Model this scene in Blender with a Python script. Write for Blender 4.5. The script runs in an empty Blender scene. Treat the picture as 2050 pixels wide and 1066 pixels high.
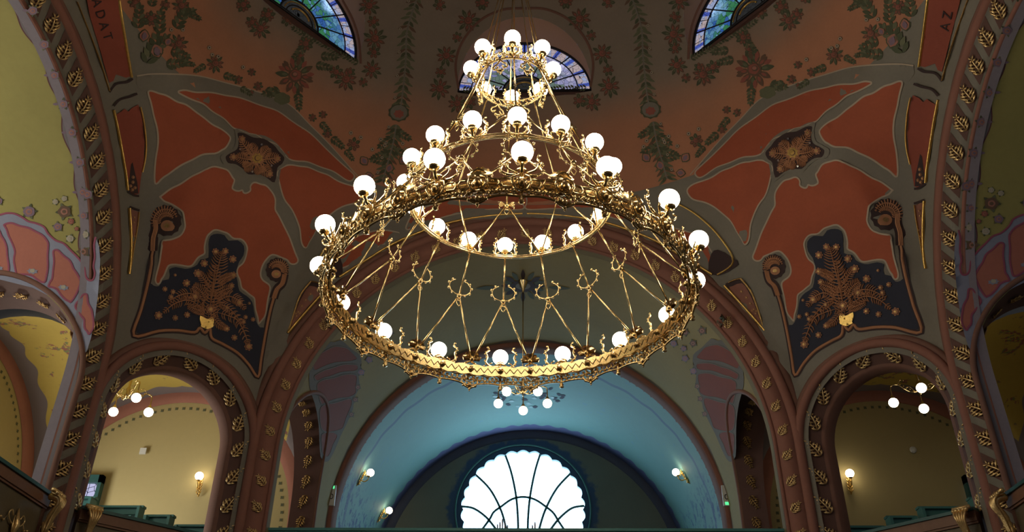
import bpy, math, random
import numpy as np
from mathutils import Vector, Matrix
from mathutils.geometry import delaunay_2d_cdt
random.seed(7)
PI = math.pi
SC = bpy.context.scene
COL = SC.collection
# ------------------------------------------------------------------ camera (heights are measured from the eye, the floor is at -1.6)
CX, YAW, PITCH, ROLL, FPX = 0.2583, math.radians(2.003), math.radians(32.392), math.radians(0.6824), 1783.76
_F = np.array([-math.sin(YAW)*math.cos(PITCH), math.cos(YAW)*math.cos(PITCH), math.sin(PITCH)])
_R = np.array([math.cos(YAW), math.sin(YAW), 0.0]); _U = np.cross(_R, _F)
_R2 = math.cos(ROLL)*_R + math.sin(ROLL)*_U; _U2 = -math.sin(ROLL)*_R + math.cos(ROLL)*_U
EYE = np.array([CX, -8.0, 0.0])
cd = bpy.data.cameras.new('camera'); cam = bpy.data.objects.new('camera', cd); COL.objects.link(cam)
cd.sensor_width = 36; cd.lens = 36*FPX/2050; cd.clip_end = 200
mw = Matrix.Identity(4)
for i in range(3):
    mw[i][0] = _R2[i]; mw[i][1] = _U2[i]; mw[i][2] = -_F[i]; mw[i][3] = EYE[i]
cam.matrix_world = mw
SC.camera = cam
# ------------------------------------------------------------------ world, exposure
w = bpy.data.worlds.new('world'); SC.world = w; w.use_nodes = True
w.node_tree.nodes['Background'].inputs[0].default_value = (.55, .7, 1, 1)
w.node_tree.nodes['Background'].inputs[1].default_value = 0.6
SC.view_settings.view_transform = 'Standard'; SC.view_settings.look = 'None'
SC.view_settings.exposure = 0.2; SC.view_settings.gamma = 1.0; SC.view_settings.use_curve_mapping = False
LAMP = 21.0          # radiance of the opal globes
SMALL_LAMP = 9.5
DAY_END = 6.5        # window glass at the far end
DAY_ARM = 6.0        # window glass of the side arms
DAY_ROOM = 17.0      # low window of the left corner gallery
DAY_DOME = 1.0
# ------------------------------------------------------------------ node materials
class NT:
    def __init__(s, name):
        s.m = bpy.data.materials.new(name); s.m.use_nodes = True
        s.t = s.m.node_tree; s.t.nodes.clear()
        s.out = s.t.nodes.new('ShaderNodeOutputMaterial')
        s.pos = None
    def n(s, kind, **kw):
        nd = s.t.nodes.new(kind)
        for k, v in kw.items(): setattr(nd, k, v)
        return nd
    def link(s, a, b): s.t.links.new(a, b)
    def P(s):
        if s.pos is None:
            g = s.n('ShaderNodeNewGeometry'); x = s.n('ShaderNodeSeparateXYZ'); s.link(g.outputs['Position'], x.inputs[0])
            s.pos = (x.outputs[0], x.outputs[1], x.outputs[2]); s.vec = g.outputs['Position']
        return s.pos
    def f(s, op, a, b=None, c=None, clamp=False):
        nd = s.n('ShaderNodeMath', operation=op); nd.use_clamp = clamp
        for i, v in enumerate((a, b, c)):
            if v is None: continue
            if isinstance(v, (int, float)): nd.inputs[i].default_value = v
            else: s.link(v, nd.inputs[i])
        return nd.outputs[0]
    def noise(s, scale, detail=3, vec=None, rough=.55):
        s.P(); nd = s.n('ShaderNodeTexNoise'); nd.inputs['Scale'].default_value = scale; nd.inputs['Detail'].default_value = detail
        nd.inputs['Roughness'].default_value = rough
        s.link(vec or s.vec, nd.inputs['Vector']); return nd.outputs[0]
    def mix(s, fac, a, b, mode='MIX'):
        nd = s.n('ShaderNodeMix', data_type='RGBA', blend_type=mode)
        for key, v in ((0, fac), (6, a), (7, b)):
            if isinstance(v, (int, float)): nd.inputs[key].default_value = v
            elif isinstance(v, tuple): nd.inputs[key].default_value = (*v, 1)
            else: s.link(v, nd.inputs[key])
        return nd.outputs[2]
    def step(s, x, a, b): # 0 below a, 1 above b
        nd = s.n('ShaderNodeMapRange'); nd.interpolation_type = 'SMOOTHSTEP'
        s.link(x, nd.inputs[0]); nd.inputs[1].default_value = a; nd.inputs[2].default_value = b
        return nd.outputs[0]
    def worn(s, col, amt=.22, scale=1.6):
        """the paint's own unevenness"""
        n1 = s.noise(scale, 5); n2 = s.noise(scale*14, 3)
        f1 = s.f('MULTIPLY_ADD', n1, amt*2, 1-amt); f2 = s.f('MULTIPLY_ADD', n2, amt*.9, 1-amt*.45)
        ff = s.f('MULTIPLY', f1, f2)
        cc = s.n('ShaderNodeCombineXYZ')
        for i in range(3): s.link(ff, cc.inputs[i])
        return s.mix(1.0, col, cc.outputs[0], 'MULTIPLY')
    def bsdf(s, col, rough=.8, metal=0., spec=.3, bump=0., bscale=30, emit=None, estr=0.):
        b = s.n('ShaderNodeBsdfPrincipled')
        if isinstance(col, tuple): b.inputs['Base Color'].default_value = (*col, 1)
        else: s.link(col, b.inputs['Base Color'])
        b.inputs['Roughness'].default_value = rough; b.inputs['Metallic'].default_value = metal
        b.inputs['Specular IOR Level'].default_value = spec
        if bump:
            bn = s.n('ShaderNodeBump'); bn.inputs['Strength'].default_value = bump; bn.inputs['Distance'].default_value = .02
            s.link(s.noise(bscale, 3), bn.inputs['Height']); s.link(bn.outputs[0], b.inputs['Normal'])
        if emit is not None:
            if isinstance(emit, tuple): b.inputs['Emission Color'].default_value = (*emit, 1)
            else: s.link(emit, b.inputs['Emission Color'])
            b.inputs['Emission Strength'].default_value = estr
        s.link(b.outputs[0], s.out.inputs[0]); return s.m
    def emission(s, col, strength):
        e = s.n('ShaderNodeEmission')
        if isinstance(col, tuple): e.inputs[0].default_value = (*col, 1)
        else: s.link(col, e.inputs[0])
        e.inputs[1].default_value = strength; s.link(e.outputs[0], s.out.inputs[0]); return s.m
MATS = {}
def paint(name, col, amt=.18, rough=.8, scale=1.6, bump=.05):
    t = NT(name); MATS[name] = t.bsdf(t.worn(col, amt, scale) if amt else col, rough, bump=bump); return MATS[name]
def metal(name, col, rough=.3, bump=0., bscale=60, mtl=1.0):
    t = NT(name); c = t.mix(t.noise(25, 2), tuple(x*.55 for x in col), col)
    MATS[name] = t.bsdf(c, rough, mtl, bump=bump, bscale=bscale); return MATS[name]
# flat paints
paint('grey_paint', (.200, .182, .150)); paint('grey_lilac', (.25, .215, .25)); paint('blue_lilac', (.26, .27, .36))
paint('tan_line', (.42, .34, .26), .1); paint('red_paint', (.37, .092, .046), .2); paint('red_dull', (.28, .07, .045))
paint('orange_paint', (.46, .17, .08)); paint('salmon', (.42, .15, .11), .15); paint('pink_brown', (.36, .15, .11))
paint('brown_red', (.26, .115, .085), .15); paint('brown_dark', (.12, .062, .05), .15); paint('brown_mid', (.19, .095, .07), .15); paint('soffit_tan', (.38, .22, .13), .1); paint('maroon', (.19, .042, .016), .15); paint('grey_dim', (.135, .112, .085)); paint('end_band', (.08, .085, .13)); paint('olive_edge', (.20, .165, .09))
paint('blue_black', (.03, .032, .05), .15, bump=.2); paint('terracotta', (.42, .20, .105), .2); paint('outline_dark', (.05, .03, .03), .1)
paint('green_dark', (.085, .095, .055)); paint('green_mid', (.14, .145, .085)); paint('flower_red', (.30, .10, .075)); paint('flower_brown', (.15, .09, .06))
paint('flower_pink', (.38, .17, .13)); paint('flower_violet', (.22, .15, .20)); paint('flower_white', (.42, .38, .30)); paint('magenta_line', (.30, .08, .13))
paint('yellow_wall', (.50, .41, .20), .08, scale=.7); paint('wood_brown', (.20, .10, .06), .3, .5, 3); paint('wood_olive', (.13, .10, .055), .3, .5, 3)
paint('teal_wood', (.07, .21, .20), .15, .45); paint('teal_dark', (.035, .11, .11), .15, .45); paint('white_plastic', (.7, .7, .68), 0, .4)
paint('floor_stone', (.16, .13, .11)); paint('plain_plaster', (.3, .25, .2)); paint('black_lead', (.015, .015, .02), 0, .5)
metal('gold', (.95, .62, .18), .28, .2, 60, .8); metal('brass', (1.0, .75, .38), .24); metal('gold_leaf', (1.0, .72, .34), .34, .3, 45, .72)
metal('old_gold', (.60, .38, .15), .42, .5, 45); metal('silvered', (.86, .80, .70), .25)
t = NT('opal_glass'); MATS['opal_glass'] = t.emission((1, .86, .64), LAMP)
t = NT('opal_glass_small'); MATS['opal_glass_small'] = t.emission((1, .84, .58), SMALL_LAMP)
t = NT('exit_green'); MATS['exit_green'] = t.emission((.1, .9, .3), 1.2)
# dome: orange low, brown grey high (its painted ground changes that way)
t = NT('dome_paint'); x, y, z = t.P()
zz = t.f('MULTIPLY_ADD', t.noise(.6, 2), 1.2, z)
c = t.mix(t.step(zz, 11.9, 13.5), (.45, .205, .12), (.26, .21, .165))
MATS['dome_paint'] = t.bsdf(t.worn(c, .15), .85)
# olive barrel vaults with a lilac scalloped border along the arch
def vault_mat(name, axis, a0, a1, col, border, line, bw=.40):
    t = NT(name); x, y, z = t.P()
    al = t.f('ABSOLUTE', x if axis == 'x' else y); ac = y if axis == 'x' else x
    th = t.f('ARCTAN2', t.f('SUBTRACT', z, 5.45), ac)
    wob = t.f('ADD', t.f('MULTIPLY', t.f('SINE', t.f('MULTIPLY', th, 29.)), .035), t.f('MULTIPLY', t.f('SINE', t.f('MULTIPLY', th, 11.)), .02))
    d = t.f('ADD', t.f('MINIMUM', t.f('SUBTRACT', al, a0), t.f('SUBTRACT', a1, al)), wob)
    c = t.worn(col, .16, .8)
    c = t.mix(t.f('SUBTRACT', 1., t.step(d, bw+.02, bw+.03)), c, line)
    c = t.mix(t.f('SUBTRACT', 1., t.step(d, bw, bw+.01)), c, border)
    MATS[name] = t.bsdf(c, .85, bump=.05)
vault_mat('side_vault_paint', 'x', 6.4, 10.9, (.33, .29, .10), (.20, .175, .185), (.13, .05, .06), .34)
vault_mat('front_vault_paint', 'y', 6.13, 10.6, (.27, .215, .095), (.20, .165, .13), (.16, .1, .08), .12)
# teal blue vault
t = NT('teal_vault_paint'); x, y, z = t.P()
ax = t.f('ABSOLUTE', x); th = t.f('ARCTAN2', t.f('SUBTRACT', z, 5.45), ax)
d1 = t.f('ADD', t.f('SUBTRACT', y, 10.9), t.f('MULTIPLY', t.f('SINE', t.f('MULTIPLY', th, 34.)), .03))
c = t.worn((.14, .28, .26), .1, .7)
c = t.mix(t.step(t.noise(5, 4), .62, .7), c, (.13, .27, .29))
ln = t.f('MULTIPLY', t.step(d1, .55, .6), t.f('SUBTRACT', 1., t.step(d1, .68, .73)))
c = t.mix(t.f('MULTIPLY', ln, .7), c, (.06, .10, .2))
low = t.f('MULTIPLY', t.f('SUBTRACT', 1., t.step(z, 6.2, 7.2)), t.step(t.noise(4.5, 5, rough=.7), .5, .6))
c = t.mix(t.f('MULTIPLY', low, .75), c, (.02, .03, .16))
d3 = t.f('ADD', y, t.f('MULTIPLY', t.f('SINE', t.f('MULTIPLY', th, 62.)), .05))
c = t.mix(t.step(d3, 15.28, 15.32), c, (.10, .11, .22))
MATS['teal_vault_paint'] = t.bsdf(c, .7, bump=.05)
# groin vaults of the corner rooms: yellow webs, lilac bands
t = NT('room_vault_paint'); x, y, z = t.P()
u = t.f('ABSOLUTE', t.f('SUBTRACT', t.f('ABSOLUTE', x), 7.7)); v = t.f('ABSOLUTE', t.f('SUBTRACT', y, 7.4))
m = t.f('MAXIMUM', u, v); mn = t.f('MINIMUM', u, v)
wob = t.f('MULTIPLY', t.f('SINE', t.f('MULTIPLY', mn, 9.)), .05)
d = t.f('ADD', t.f('SUBTRACT', 3.02, m), wob)
zz = t.f('ADD', t.f('SUBTRACT', z, 6.55), t.f('MULTIPLY', t.f('SUBTRACT', u, v), 0.0))
inside = t.f('MULTIPLY', t.step(d, .42, .44), t.step(t.f('MINIMUM', d, t.f('MULTIPLY', zz, 1.)), 0.0, .02))
c = t.worn((.50, .37, .09), .12, .8)
fl = t.step(t.noise(2.6, 4), .60, .64)
c = t.mix(t.f('MULTIPLY', fl, t.step(t.noise(11, 2), .45, .5)), c, (.30, .12, .10))
c = t.mix(t.f('MULTIPLY', fl, t.step(t.noise(13, 2), .52, .56)), c, (.20, .22, .10))
c = t.mix(t.f('SUBTRACT', 1., inside), c, (.20, .165, .17))
MATS['room_vault_paint'] = t.bsdf(c, .85)
# ------------------------------------------------------------------ meshes
class MB:
    def __init__(s): s.V = []; s.F = []; s.M = []; s.mats = []
    def mi(s, m):
        if m not in s.mats: s.mats.append(m)
        return s.mats.index(m)
    def add(s, verts, faces, mat):
        k = len(s.V); i = s.mi(mat)
        s.V.extend([tuple(float(c) for c in v) for v in verts])
        for f in faces: s.F.append(tuple(k+a for a in f)); s.M.append(i)
    def mesh(s, name, smooth=True):
        me = bpy.data.meshes.new(name); me.from_pydata(s.V, [], s.F)
        for m in s.mats: me.materials.append(MATS[m])
        me.polygons.foreach_set('material_index', s.M)
        me.polygons.foreach_set('use_smooth', [smooth]*len(s.F)); me.update(); return me
    def build(s, name, parent=None, smooth=True, loc=None):
        o = bpy.data.objects.new(name, s.mesh(name, smooth)); COL.objects.link(o)
        if loc is not None: o.location = loc
        if parent: o.parent = parent
        return o
    def box(s, lo, hi, mat, M=None):
        v = [(x, y, z) for x in (lo[0], hi[0]) for y in (lo[1], hi[1]) for z in (lo[2], hi[2])]
        if M is not None: v = [tuple(M @ Vector(p)) for p in v]
        s.add(v, [(0, 1, 3, 2), (4, 6, 7, 5), (0, 4, 5, 1), (2, 3, 7, 6), (0, 2, 6, 4), (1, 5, 7, 3)], mat)
    def tube(s, pts, r, mat, n=6, closed=False, flat=1.0, cap=True):
        P = np.array(pts, float); N = len(P)
        rr = r if hasattr(r, '__len__') else [r]*N
        T = np.zeros_like(P)
        for i in range(N):
            a = P[(i-1) % N] if (closed or i > 0) else P[i]; b = P[(i+1) % N] if (closed or i < N-1) else P[i]
            d = b-a; T[i] = d/(np.linalg.norm(d)+1e-12)
        up = np.array([0, 0, 1.]) if abs(T[0][2]) < .9 else np.array([1., 0, 0])
        V = []
        nx = np.cross(up, T[0]); nx /= np.linalg.norm(nx)+1e-12
        for i in range(N):
            nx = nx-T[i]*(nx@T[i]); nx /= np.linalg.norm(nx)+1e-12; ny = np.cross(T[i], nx)
            for k in range(n):
                a = 2*PI*k/n
                V.append(P[i]+rr[i]*(math.cos(a)*nx+flat*math.sin(a)*ny))
        Fs = []
        for i in range(N if closed else N-1):
            j = (i+1) % N
            for k in range(n):
                l = (k+1) % n
                Fs.append((i*n+k, i*n+l, j*n+l, j*n+k))
        if not closed and cap:
            Fs.append(tuple(range(n-1, -1, -1))); Fs.append(tuple((N-1)*n+k for k in range(n)))
        s.add(V, Fs, mat)
    def ball(s, c, r, mat, n=8, m=6, sz=1.0):
        V = [(c[0], c[1], c[2]+r*sz)]
        for j in range(1, m):
            a = PI*j/m
            for k in range(n):
                b = 2*PI*k/n; V.append((c[0]+r*math.sin(a)*math.cos(b), c[1]+r*math.sin(a)*math.sin(b), c[2]+r*sz*math.cos(a)))
        V.append((c[0], c[1], c[2]-r*sz)); Fs = []
        for k in range(n):
            l = (k+1) % n; Fs.append((0, 1+k, 1+l)); Fs.append((len(V)-1, 1+(m-2)*n+l, 1+(m-2)*n+k))
            for j in range(m-2): Fs.append((1+j*n+k, 1+(j+1)*n+k, 1+(j+1)*n+l, 1+j*n+l))
        s.add(V, Fs, mat)
    def lathe(s, prof, c, mat, n=16):
        V = []; N = len(prof)
        for r, z in prof:
            for k in range(n): a = 2*PI*k/n; V.append((c[0]+r*math.cos(a), c[1]+r*math.sin(a), c[2]+z))
        s.add(V, [(i*n+k, i*n+(k+1) % n, (i+1)*n+(k+1) % n, (i+1)*n+k) for i in range(N-1) for k in range(n)], mat)
def tag(o, label, cat, group=None, kind=None):
    o['label'] = label; o['category'] = cat
    if group: o['group'] = group
    if kind: o['kind'] = kind
    return o
def struct(o, label, cat): return tag(o, label, cat, kind='structure')
def empty(name, loc=(0, 0, 0), rz=0.):
    o = bpy.data.objects.new(name, None); COL.objects.link(o); o.location = loc; o.rotation_euler = (0, 0, rz); o.empty_display_size = .1; return o
def copy_tree(o, parent=None):
    c = o.copy(); COL.objects.link(c); c.parent = parent
    for ch in list(o.children): copy_tree(ch, c)
    return c
def inside(loops, P):
    x, y = P[:, 0], P[:, 1]; r = np.zeros(len(P), bool)
    for L in loops:
        L = np.asarray(L); a = L; b = np.roll(L, -1, 0)
        for (x1, y1), (x2, y2) in zip(a, b):
            c = (y1 > y) != (y2 > y)
            if not c.any(): continue
            xi = (x2-x1)*(y-y1)/((y2-y1) if y2 != y1 else 1e-12)+x1
            r ^= c & (x < xi)
    return r
def resample(L, d):
    out = []; n = len(L)
    for i in range(n):
        a = np.array(L[i], float); b = np.array(L[(i+1) % n], float); k = max(1, int(math.ceil(np.linalg.norm(b-a)/d)))
        for j in range(k): out.append(tuple(a+(b-a)*j/k))
    return out
def cdt(loops, grid, edge=None, lines=()):
    """triangulate the even-odd inside of the loops with extra grid points; returns 2D verts, faces"""
    if edge: loops = [resample(L, edge) for L in loops]
    V = []; E = []
    for L in loops:
        k = len(V); V += [tuple(p) for p in L]; E += [(k+i, k+(i+1) % len(L)) for i in range(len(L))]
    A = np.array(V); lo = A.min(0); hi = A.max(0)
    for L in lines:
        k = len(V); V += [tuple(p) for p in L]; E += [(k+i, k+i+1) for i in range(len(L)-1)]
    if grid:
        gx = np.arange(lo[0]+grid*.5, hi[0], grid); gy = np.arange(lo[1]+grid*.5, hi[1], grid)
        if len(gx) and len(gy):
            G = np.array([(a+(grid*.25 if j % 2 else 0), b) for j, b in enumerate(gy) for a in gx]); G = G[inside(loops, G)]
            V += [tuple(p) for p in G]
    vo, _, fo, _, _, _ = delaunay_2d_cdt([Vector(v) for v in V], E, [], 0, 1e-6)
    vo = np.array([tuple(v) for v in vo]); C = np.array([vo[list(f)].mean(0) for f in fo])
    m = inside(loops, C)
    return vo, [tuple(f) for f, k in zip(fo, m) if k]
# ------------------------------------------------------------------ the octagon: vertical walls that lean in to a round dome
A_S, A_F, DG, NX, NY = 6.40, 6.13, 7.54, .731, .682      # plane distances and the diagonal normal
ZB0, ZB1, RD = 6.4, 10.3, 6.0
def polyr(phi):
    c, s = np.abs(np.cos(phi)), np.abs(np.sin(phi))
    return np.minimum(np.minimum(A_S/np.maximum(c, 1e-6), A_F/np.maximum(s, 1e-6)), DG/(NX*c+NY*s))
def radS(phi, z):
    z = np.asarray(z, float); c, s_ = np.abs(np.cos(phi)), np.abs(np.sin(phi))
    us, uf = A_S*s_/np.maximum(c, 1e-6), A_F*c/np.maximum(s_, 1e-6)
    z0 = np.maximum(ZB0, np.where(us < 4.34, 5.49+np.sqrt(np.maximum(4.34**2-us**2, 0)), 0))
    z0 = np.maximum(z0, np.where(uf < 4.72, 5.43+np.sqrt(np.maximum(4.72**2-uf**2, 0)), 0))
    t = np.clip((z-z0)/(ZB1-z0), 0, 1); wv = t*t*(3-2*t)
    low = polyr(phi)*(1-wv)+RD*wv
    return np.where(z <= ZB1, low, np.sqrt(np.maximum(RD*RD-(z-ZB1)**2, 0)))
def fS(P): return np.hypot(P[..., 0], P[..., 1])-radS(np.arctan2(P[..., 1], P[..., 0]), P[..., 2])
def fBF(R=4.22, hs=5.45):
    def f(P): x, z = P[..., 0], P[..., 2]; return np.where(z > hs, np.hypot(x, z-hs), np.abs(x))-R
    return f
def fBL(R=3.76, hs=5.49):
    def f(P): y, z = P[..., 1], P[..., 2]; return np.where(z > hs, np.hypot(y, z-hs), np.abs(y))-R
    return f
def rays(px):
    px = np.atleast_2d(np.asarray(px, float))
    return _F+np.outer((px[:, 0]-1025)/FPX, _R2)+np.outer((533-px[:, 1])/FPX, _U2)
def hit(px, f, cond=None, t0=1., t1=32., n=620):
    D = rays(px); T = np.linspace(t0, t1, n); P = EYE+D[:, None, :]*T[None, :, None]
    v = f(P); ok = (v[:, :-1] < 0) & (v[:, 1:] >= 0)
    if cond is not None: ok &= cond(P)[:, :-1]
    i = np.argmax(ok, 1)
    bad = ~ok.any(1)
    if bad.any(): i[bad] = n//2
    a = T[i]; b = T[i+1]
    for _ in range(22):
        m = (a+b)/2; vm = f(EYE+D*m[:, None]); s = vm < 0; a = np.where(s, m, a); b = np.where(s, b, m)
    Q = EYE+D*a[:, None]
    g = np.stack([f(Q+e)-f(Q-e) for e in np.eye(3)*1e-3], 1); g /= np.linalg.norm(g, axis=1)[:, None]+1e-12
    return Q, -g
hS = lambda p: hit(p, fS, lambda P: P[..., 1] > -6)
hF = lambda p: hit(p, fBF(), lambda P: P[..., 1] > 5.9)
hL = lambda p: hit(p, fBL(), lambda P: P[..., 0] < -6.3)
hT = lambda p: hit(p, fBF(4.10, 5.45), lambda P: P[..., 1] > 10.6)
hR = lambda p: hit(p, lambda P: P[..., 1]-10.39, None)
def planeS(tz, n, T, c):
    """points (t, z) of the vertical plane n.p = c, pushed along n onto the octagon surface -> (phi, z)"""
    out = []
    for t, z in tz:
        X = c
        for _ in range(12):
            p = (n[0]*X+T[0]*t, n[1]*X+T[1]*t); ph = math.atan2(p[1], p[0]); r = float(radS(ph, z))
            X = math.sqrt(max(r*r-t*t, .01))
        out.append((math.atan2(n[1]*X+T[1]*t, n[0]*X+T[0]*t), z))
    return out
def arch2d(R, hs, z0, n=24, c=0.):
    return [(c-R, z0)]+[(c-R*math.cos(PI*k/n), hs+R*math.sin(PI*k/n)) for k in range(n+1)]+[(c+R, z0)]
DIAGS = {}
for sx in (1, -1):
    for sy in (1, -1):
        DIAGS[(sx, sy)] = dict(n=(NX*sx, NY*sy), T=(-NY*sx, NX*sy), t0=(-NY*6.4+NX*4.2))   # t of the corner point
DT = -NY*6.4+NX*4.2+1.32      # centre of the diagonal opening along T
SIDES = [dict(n=(1, 0), T=(0, 1), c=A_S, R=3.94, hs=5.49), dict(n=(-1, 0), T=(0, 1), c=A_S, R=3.94, hs=5.49),
         dict(n=(0, 1), T=(1, 0), c=A_F, R=4.36, hs=5.43), dict(n=(0, -1), T=(1, 0), c=A_F, R=4.36, hs=5.43)]
WPH = [math.radians(a) for a in (0, 39.5, 90, 140.5, 180, 225, 270, 315)]
def build_octagon():
    K = 6.3; loops = []
    seam = -PI/2   # the seam lies behind the camera, inside the rear arch
    def unw(L):
        L = [(((p-seam) % (2*PI)), z) for p, z in L]; return L
    zt = ZB1+RD*PI/2*.985
    def vz(z): return z if z <= ZB1 else ZB1+RD*math.asin(min(1, (z-ZB1)/RD))
    holes = []
    for s in SIDES:
        L = planeS(arch2d(s['R']+.17, s['hs'], -1.5, 40), s['n'], s['T'], s['c'])
        if s['n'] == (0, -1): continue
        holes.append([(p*K, vz(z)) for p, z in unw(L)])
    for d in DIAGS.values():
        L = planeS(arch2d(1.2, 5.36, -1.5, 24, DT), d['n'], d['T'], DG)
        holes.append([(p*K, vz(z)) for p, z in unw(L)])
    for k in range(8):
        ph0 = WPH[k]
        if k == 6: continue
        L = []
        for u, z in arch2d(1.36, 12.72, 12.66, 24): L.append((ph0+math.asin(u/float(radS(0, z))), z))
        holes.append([(p*K, vz(z)) for p, z in unw(L)])
    outer = [(0, -1.6), (2*PI*K, -1.6), (2*PI*K, zt), (0, zt)]
    # rear arch cut out of the two ends of the strip
    s = SIDES[3]; L = planeS(arch2d(s['R']+.17, s['hs'], -1.5, 40), s['n'], s['T'], s['c'])
    L = [((p-seam), z) for p, z in L]   # runs from negative to positive around 0
    L = sorted([((p+PI) % (2*PI)-PI, z) for p, z in L], key=lambda q: q[0])
    right = [(p, z) for p, z in L if p > 1e-4]; left = [(p, z) for p, z in L if p < -1e-4]
    apex = max(L, key=lambda q: q[1])[1]
    outer = [(right[-1][0]*K, -1.6), ((2*PI+left[0][0])*K, -1.6)]+[((2*PI+p)*K, vz(z)) for p, z in left[1:]]+[(2*PI*K, vz(apex)), (2*PI*K, zt), (0, zt), (0, vz(apex))]+[(p*K, vz(z)) for p, z in right[:-1]]
    lines = [[(u, ZB1) for u in np.linspace(.02, 2*PI*K-.02, 160)]]
    for sx in (1, -1):
        for sy in (1, -1):
            for cx_, cy_ in ((6.4, 4.2), (4.6, 6.13)):
                ph = (math.atan2(sy*cy_, sx*cx_)-seam) % (2*PI); lines.append([(ph*K, z) for z in np.linspace(-1.5, 8.5, 40)])
    v, f = cdt([outer]+holes, .26, .16, lines)
    def to3(p):
        ph = p[0]/K+seam; q = p[1]
        if q <= ZB1: z = q; r = float(radS(ph, z))
        else: a = (q-ZB1)/RD; z = ZB1+RD*math.sin(a); r = RD*math.cos(a)
        return (r*math.cos(ph), r*math.sin(ph), z)
    V3 = [to3(p) for p in v]
    names = ['right', 'front_right', 'front', 'front_left', 'left', 'back_left', 'back', 'back_right']
    groups = {}
    for fc in f:
        c = np.mean([v[i] for i in fc], 0)
        key = 'dome' if c[1] > ZB1 else int(round(((c[0]/K+seam) % (2*PI))/(PI/4))) % 8
        groups.setdefault(key, []).append(fc)
    OBJ = {}
    for key, fs in groups.items():
        used = sorted({i for fc in fs for i in fc}); mp = {a: b for b, a in enumerate(used)}
        mb = MB(); mb.add([V3[i] for i in used], [tuple(mp[i] for i in fc) for fc in fs], 'dome_paint' if key == 'dome' else 'grey_paint')
        nm = 'ceiling' if key == 'dome' else 'wall_'+names[key]
        OBJ[key] = mb.build(nm)
        if key == 'dome': struct(OBJ[key], 'painted orange and brown dome with flower garlands above the big chandelier', 'ceiling')
        else: struct(OBJ[key], 'grey brown painted octagon wall face, %s side' % names[key].replace('_', ' '), 'wall')
    # the eye of the dome
    mb = MB(); r = RD*math.cos(PI/2*.985); z = ZB1+RD*math.sin(PI/2*.985)
    mb.add([(r*math.cos(2*PI*k/32), r*math.sin(2*PI*k/32), z) for k in range(32)]+[(0, 0, z+.02)], [(k, (k+1) % 32, 32) for k in range(32)], 'dome_paint')
    mb.build('dome_eye', OBJ['dome'])
    return OBJ
OCT = build_octagon()
# ------------------------------------------------------------------ swept arch mouldings with gilded leaves
def frame_pts(n, T, c):
    n = np.array([n[0], n[1], 0.]); T = np.array([T[0], T[1], 0.])
    return lambda t, z, dn: n*(c-dn)+T*t+np.array([0, 0, z])
def arch_path(R, hs, z0, cen=0., step=.14):
    L = [(cen-R, z0, -1., 0.)]; k = int(max(1, (hs-z0)/.4))
    for i in range(1, k): L.append((cen-R, z0+(hs-z0)*i/k, -1., 0.))
    m = int(PI*R/step)
    for i in range(m+1):
        a = PI-PI*i/m; L.append((cen+R*math.cos(a), hs+R*math.sin(a), math.cos(a), math.sin(a)))
    for i in range(k-1, -1, -1): L.append((cen+R, z0+(hs-z0)*i/k, 1., 0.))
    return L
def roll(cr, cn, r, a0=-30, a1=210, k=7):
    return [(cr+r*math.cos(math.radians(a0+(a1-a0)*i/(k-1))), cn+r*math.sin(math.radians(a0+(a1-a0)*i/(k-1)))) for i in range(k)]
def sweep(mb, fp, path, prof, mat):
    V = []; n = len(prof)
    for t, z, nt, nz in path:
        for dr, dn in prof: V.append(fp(t+nt*dr, z+nz*dr, dn))
    mb.add(V, [(i*n+k, i*n+k+1, (i+1)*n+k+1, (i+1)*n+k) for i in range(len(path)-1) for k in range(n-1)], mat)
def leaf_mesh(name, mat, n=5, L=.31, W=.29, fat=.85):
    """acanthus sprig: a rib and pairs of raised lobes, in the xy plane, z up from the surface"""
    mb = MB()
    mb.tube([(0, -L/2, .004), (.012, -L/6, .026), (0, L/6, .030), (-.005, L/2, .006)], [.010, .016*fat, .013*fat, .003], mat, 6, flat=.8)
    for i in range(n):
        y0 = -L/2+L*(.02+.72*i/(n-1)); wd = W/2*(1.-.5*abs(i/(n-1)-.35)*2)
        for s in (1, -1):
            rise = wd*(.75-.12*i)
            mid = (s*wd*.5, y0+rise*.35, .030)
            mb.tube([(s*.006, y0, .012), mid, (s*wd*.85, y0+rise*.8, .022), (s*wd, y0+rise*1.15, .004)], [.008, .019*fat, .017*fat, .004], mat, 6, flat=.7)
            mb.tube([(s*wd*.5, y0+rise*.35, .02), (s*wd*.55, y0+rise*.95, .024), (s*wd*.5, y0+rise*1.4, .004)], [.006, .012*fat, .003], mat, 5, flat=.7)
    for s in (1, -1): mb.tube([(0, L*.30, .012), (s*.03, L*.42, .026), (s*.045, L*.52, .006)], [.006, .015*fat, .003], mat, 5, flat=.7)
    return mb.mesh(name)
LEAF_GOLD = leaf_mesh('gilded_leaf', 'gold_leaf'); LEAF_OLD = leaf_mesh('gilded_leaf_dark', 'gold_leaf', 5, .36, .26, .85); LEAF_DIM = leaf_mesh('gilded_leaf_dim', 'old_gold', 5, .30, .22, .8)
def place_leaf(mesh, parent, P, X, Y, Z, s=1., name='gilded_leaf'):
    o = bpy.data.objects.new(name, mesh); COL.objects.link(o)
    M = Matrix.Identity(4)
    for i in range(3): M[i][0] = X[i]*s; M[i][1] = Y[i]*s; M[i][2] = Z[i]*s; M[i][3] = P[i]
    o.parent = parent; o.matrix_parent_inverse = parent.matrix_world.inverted(); o.matrix_local = M; return o
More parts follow.
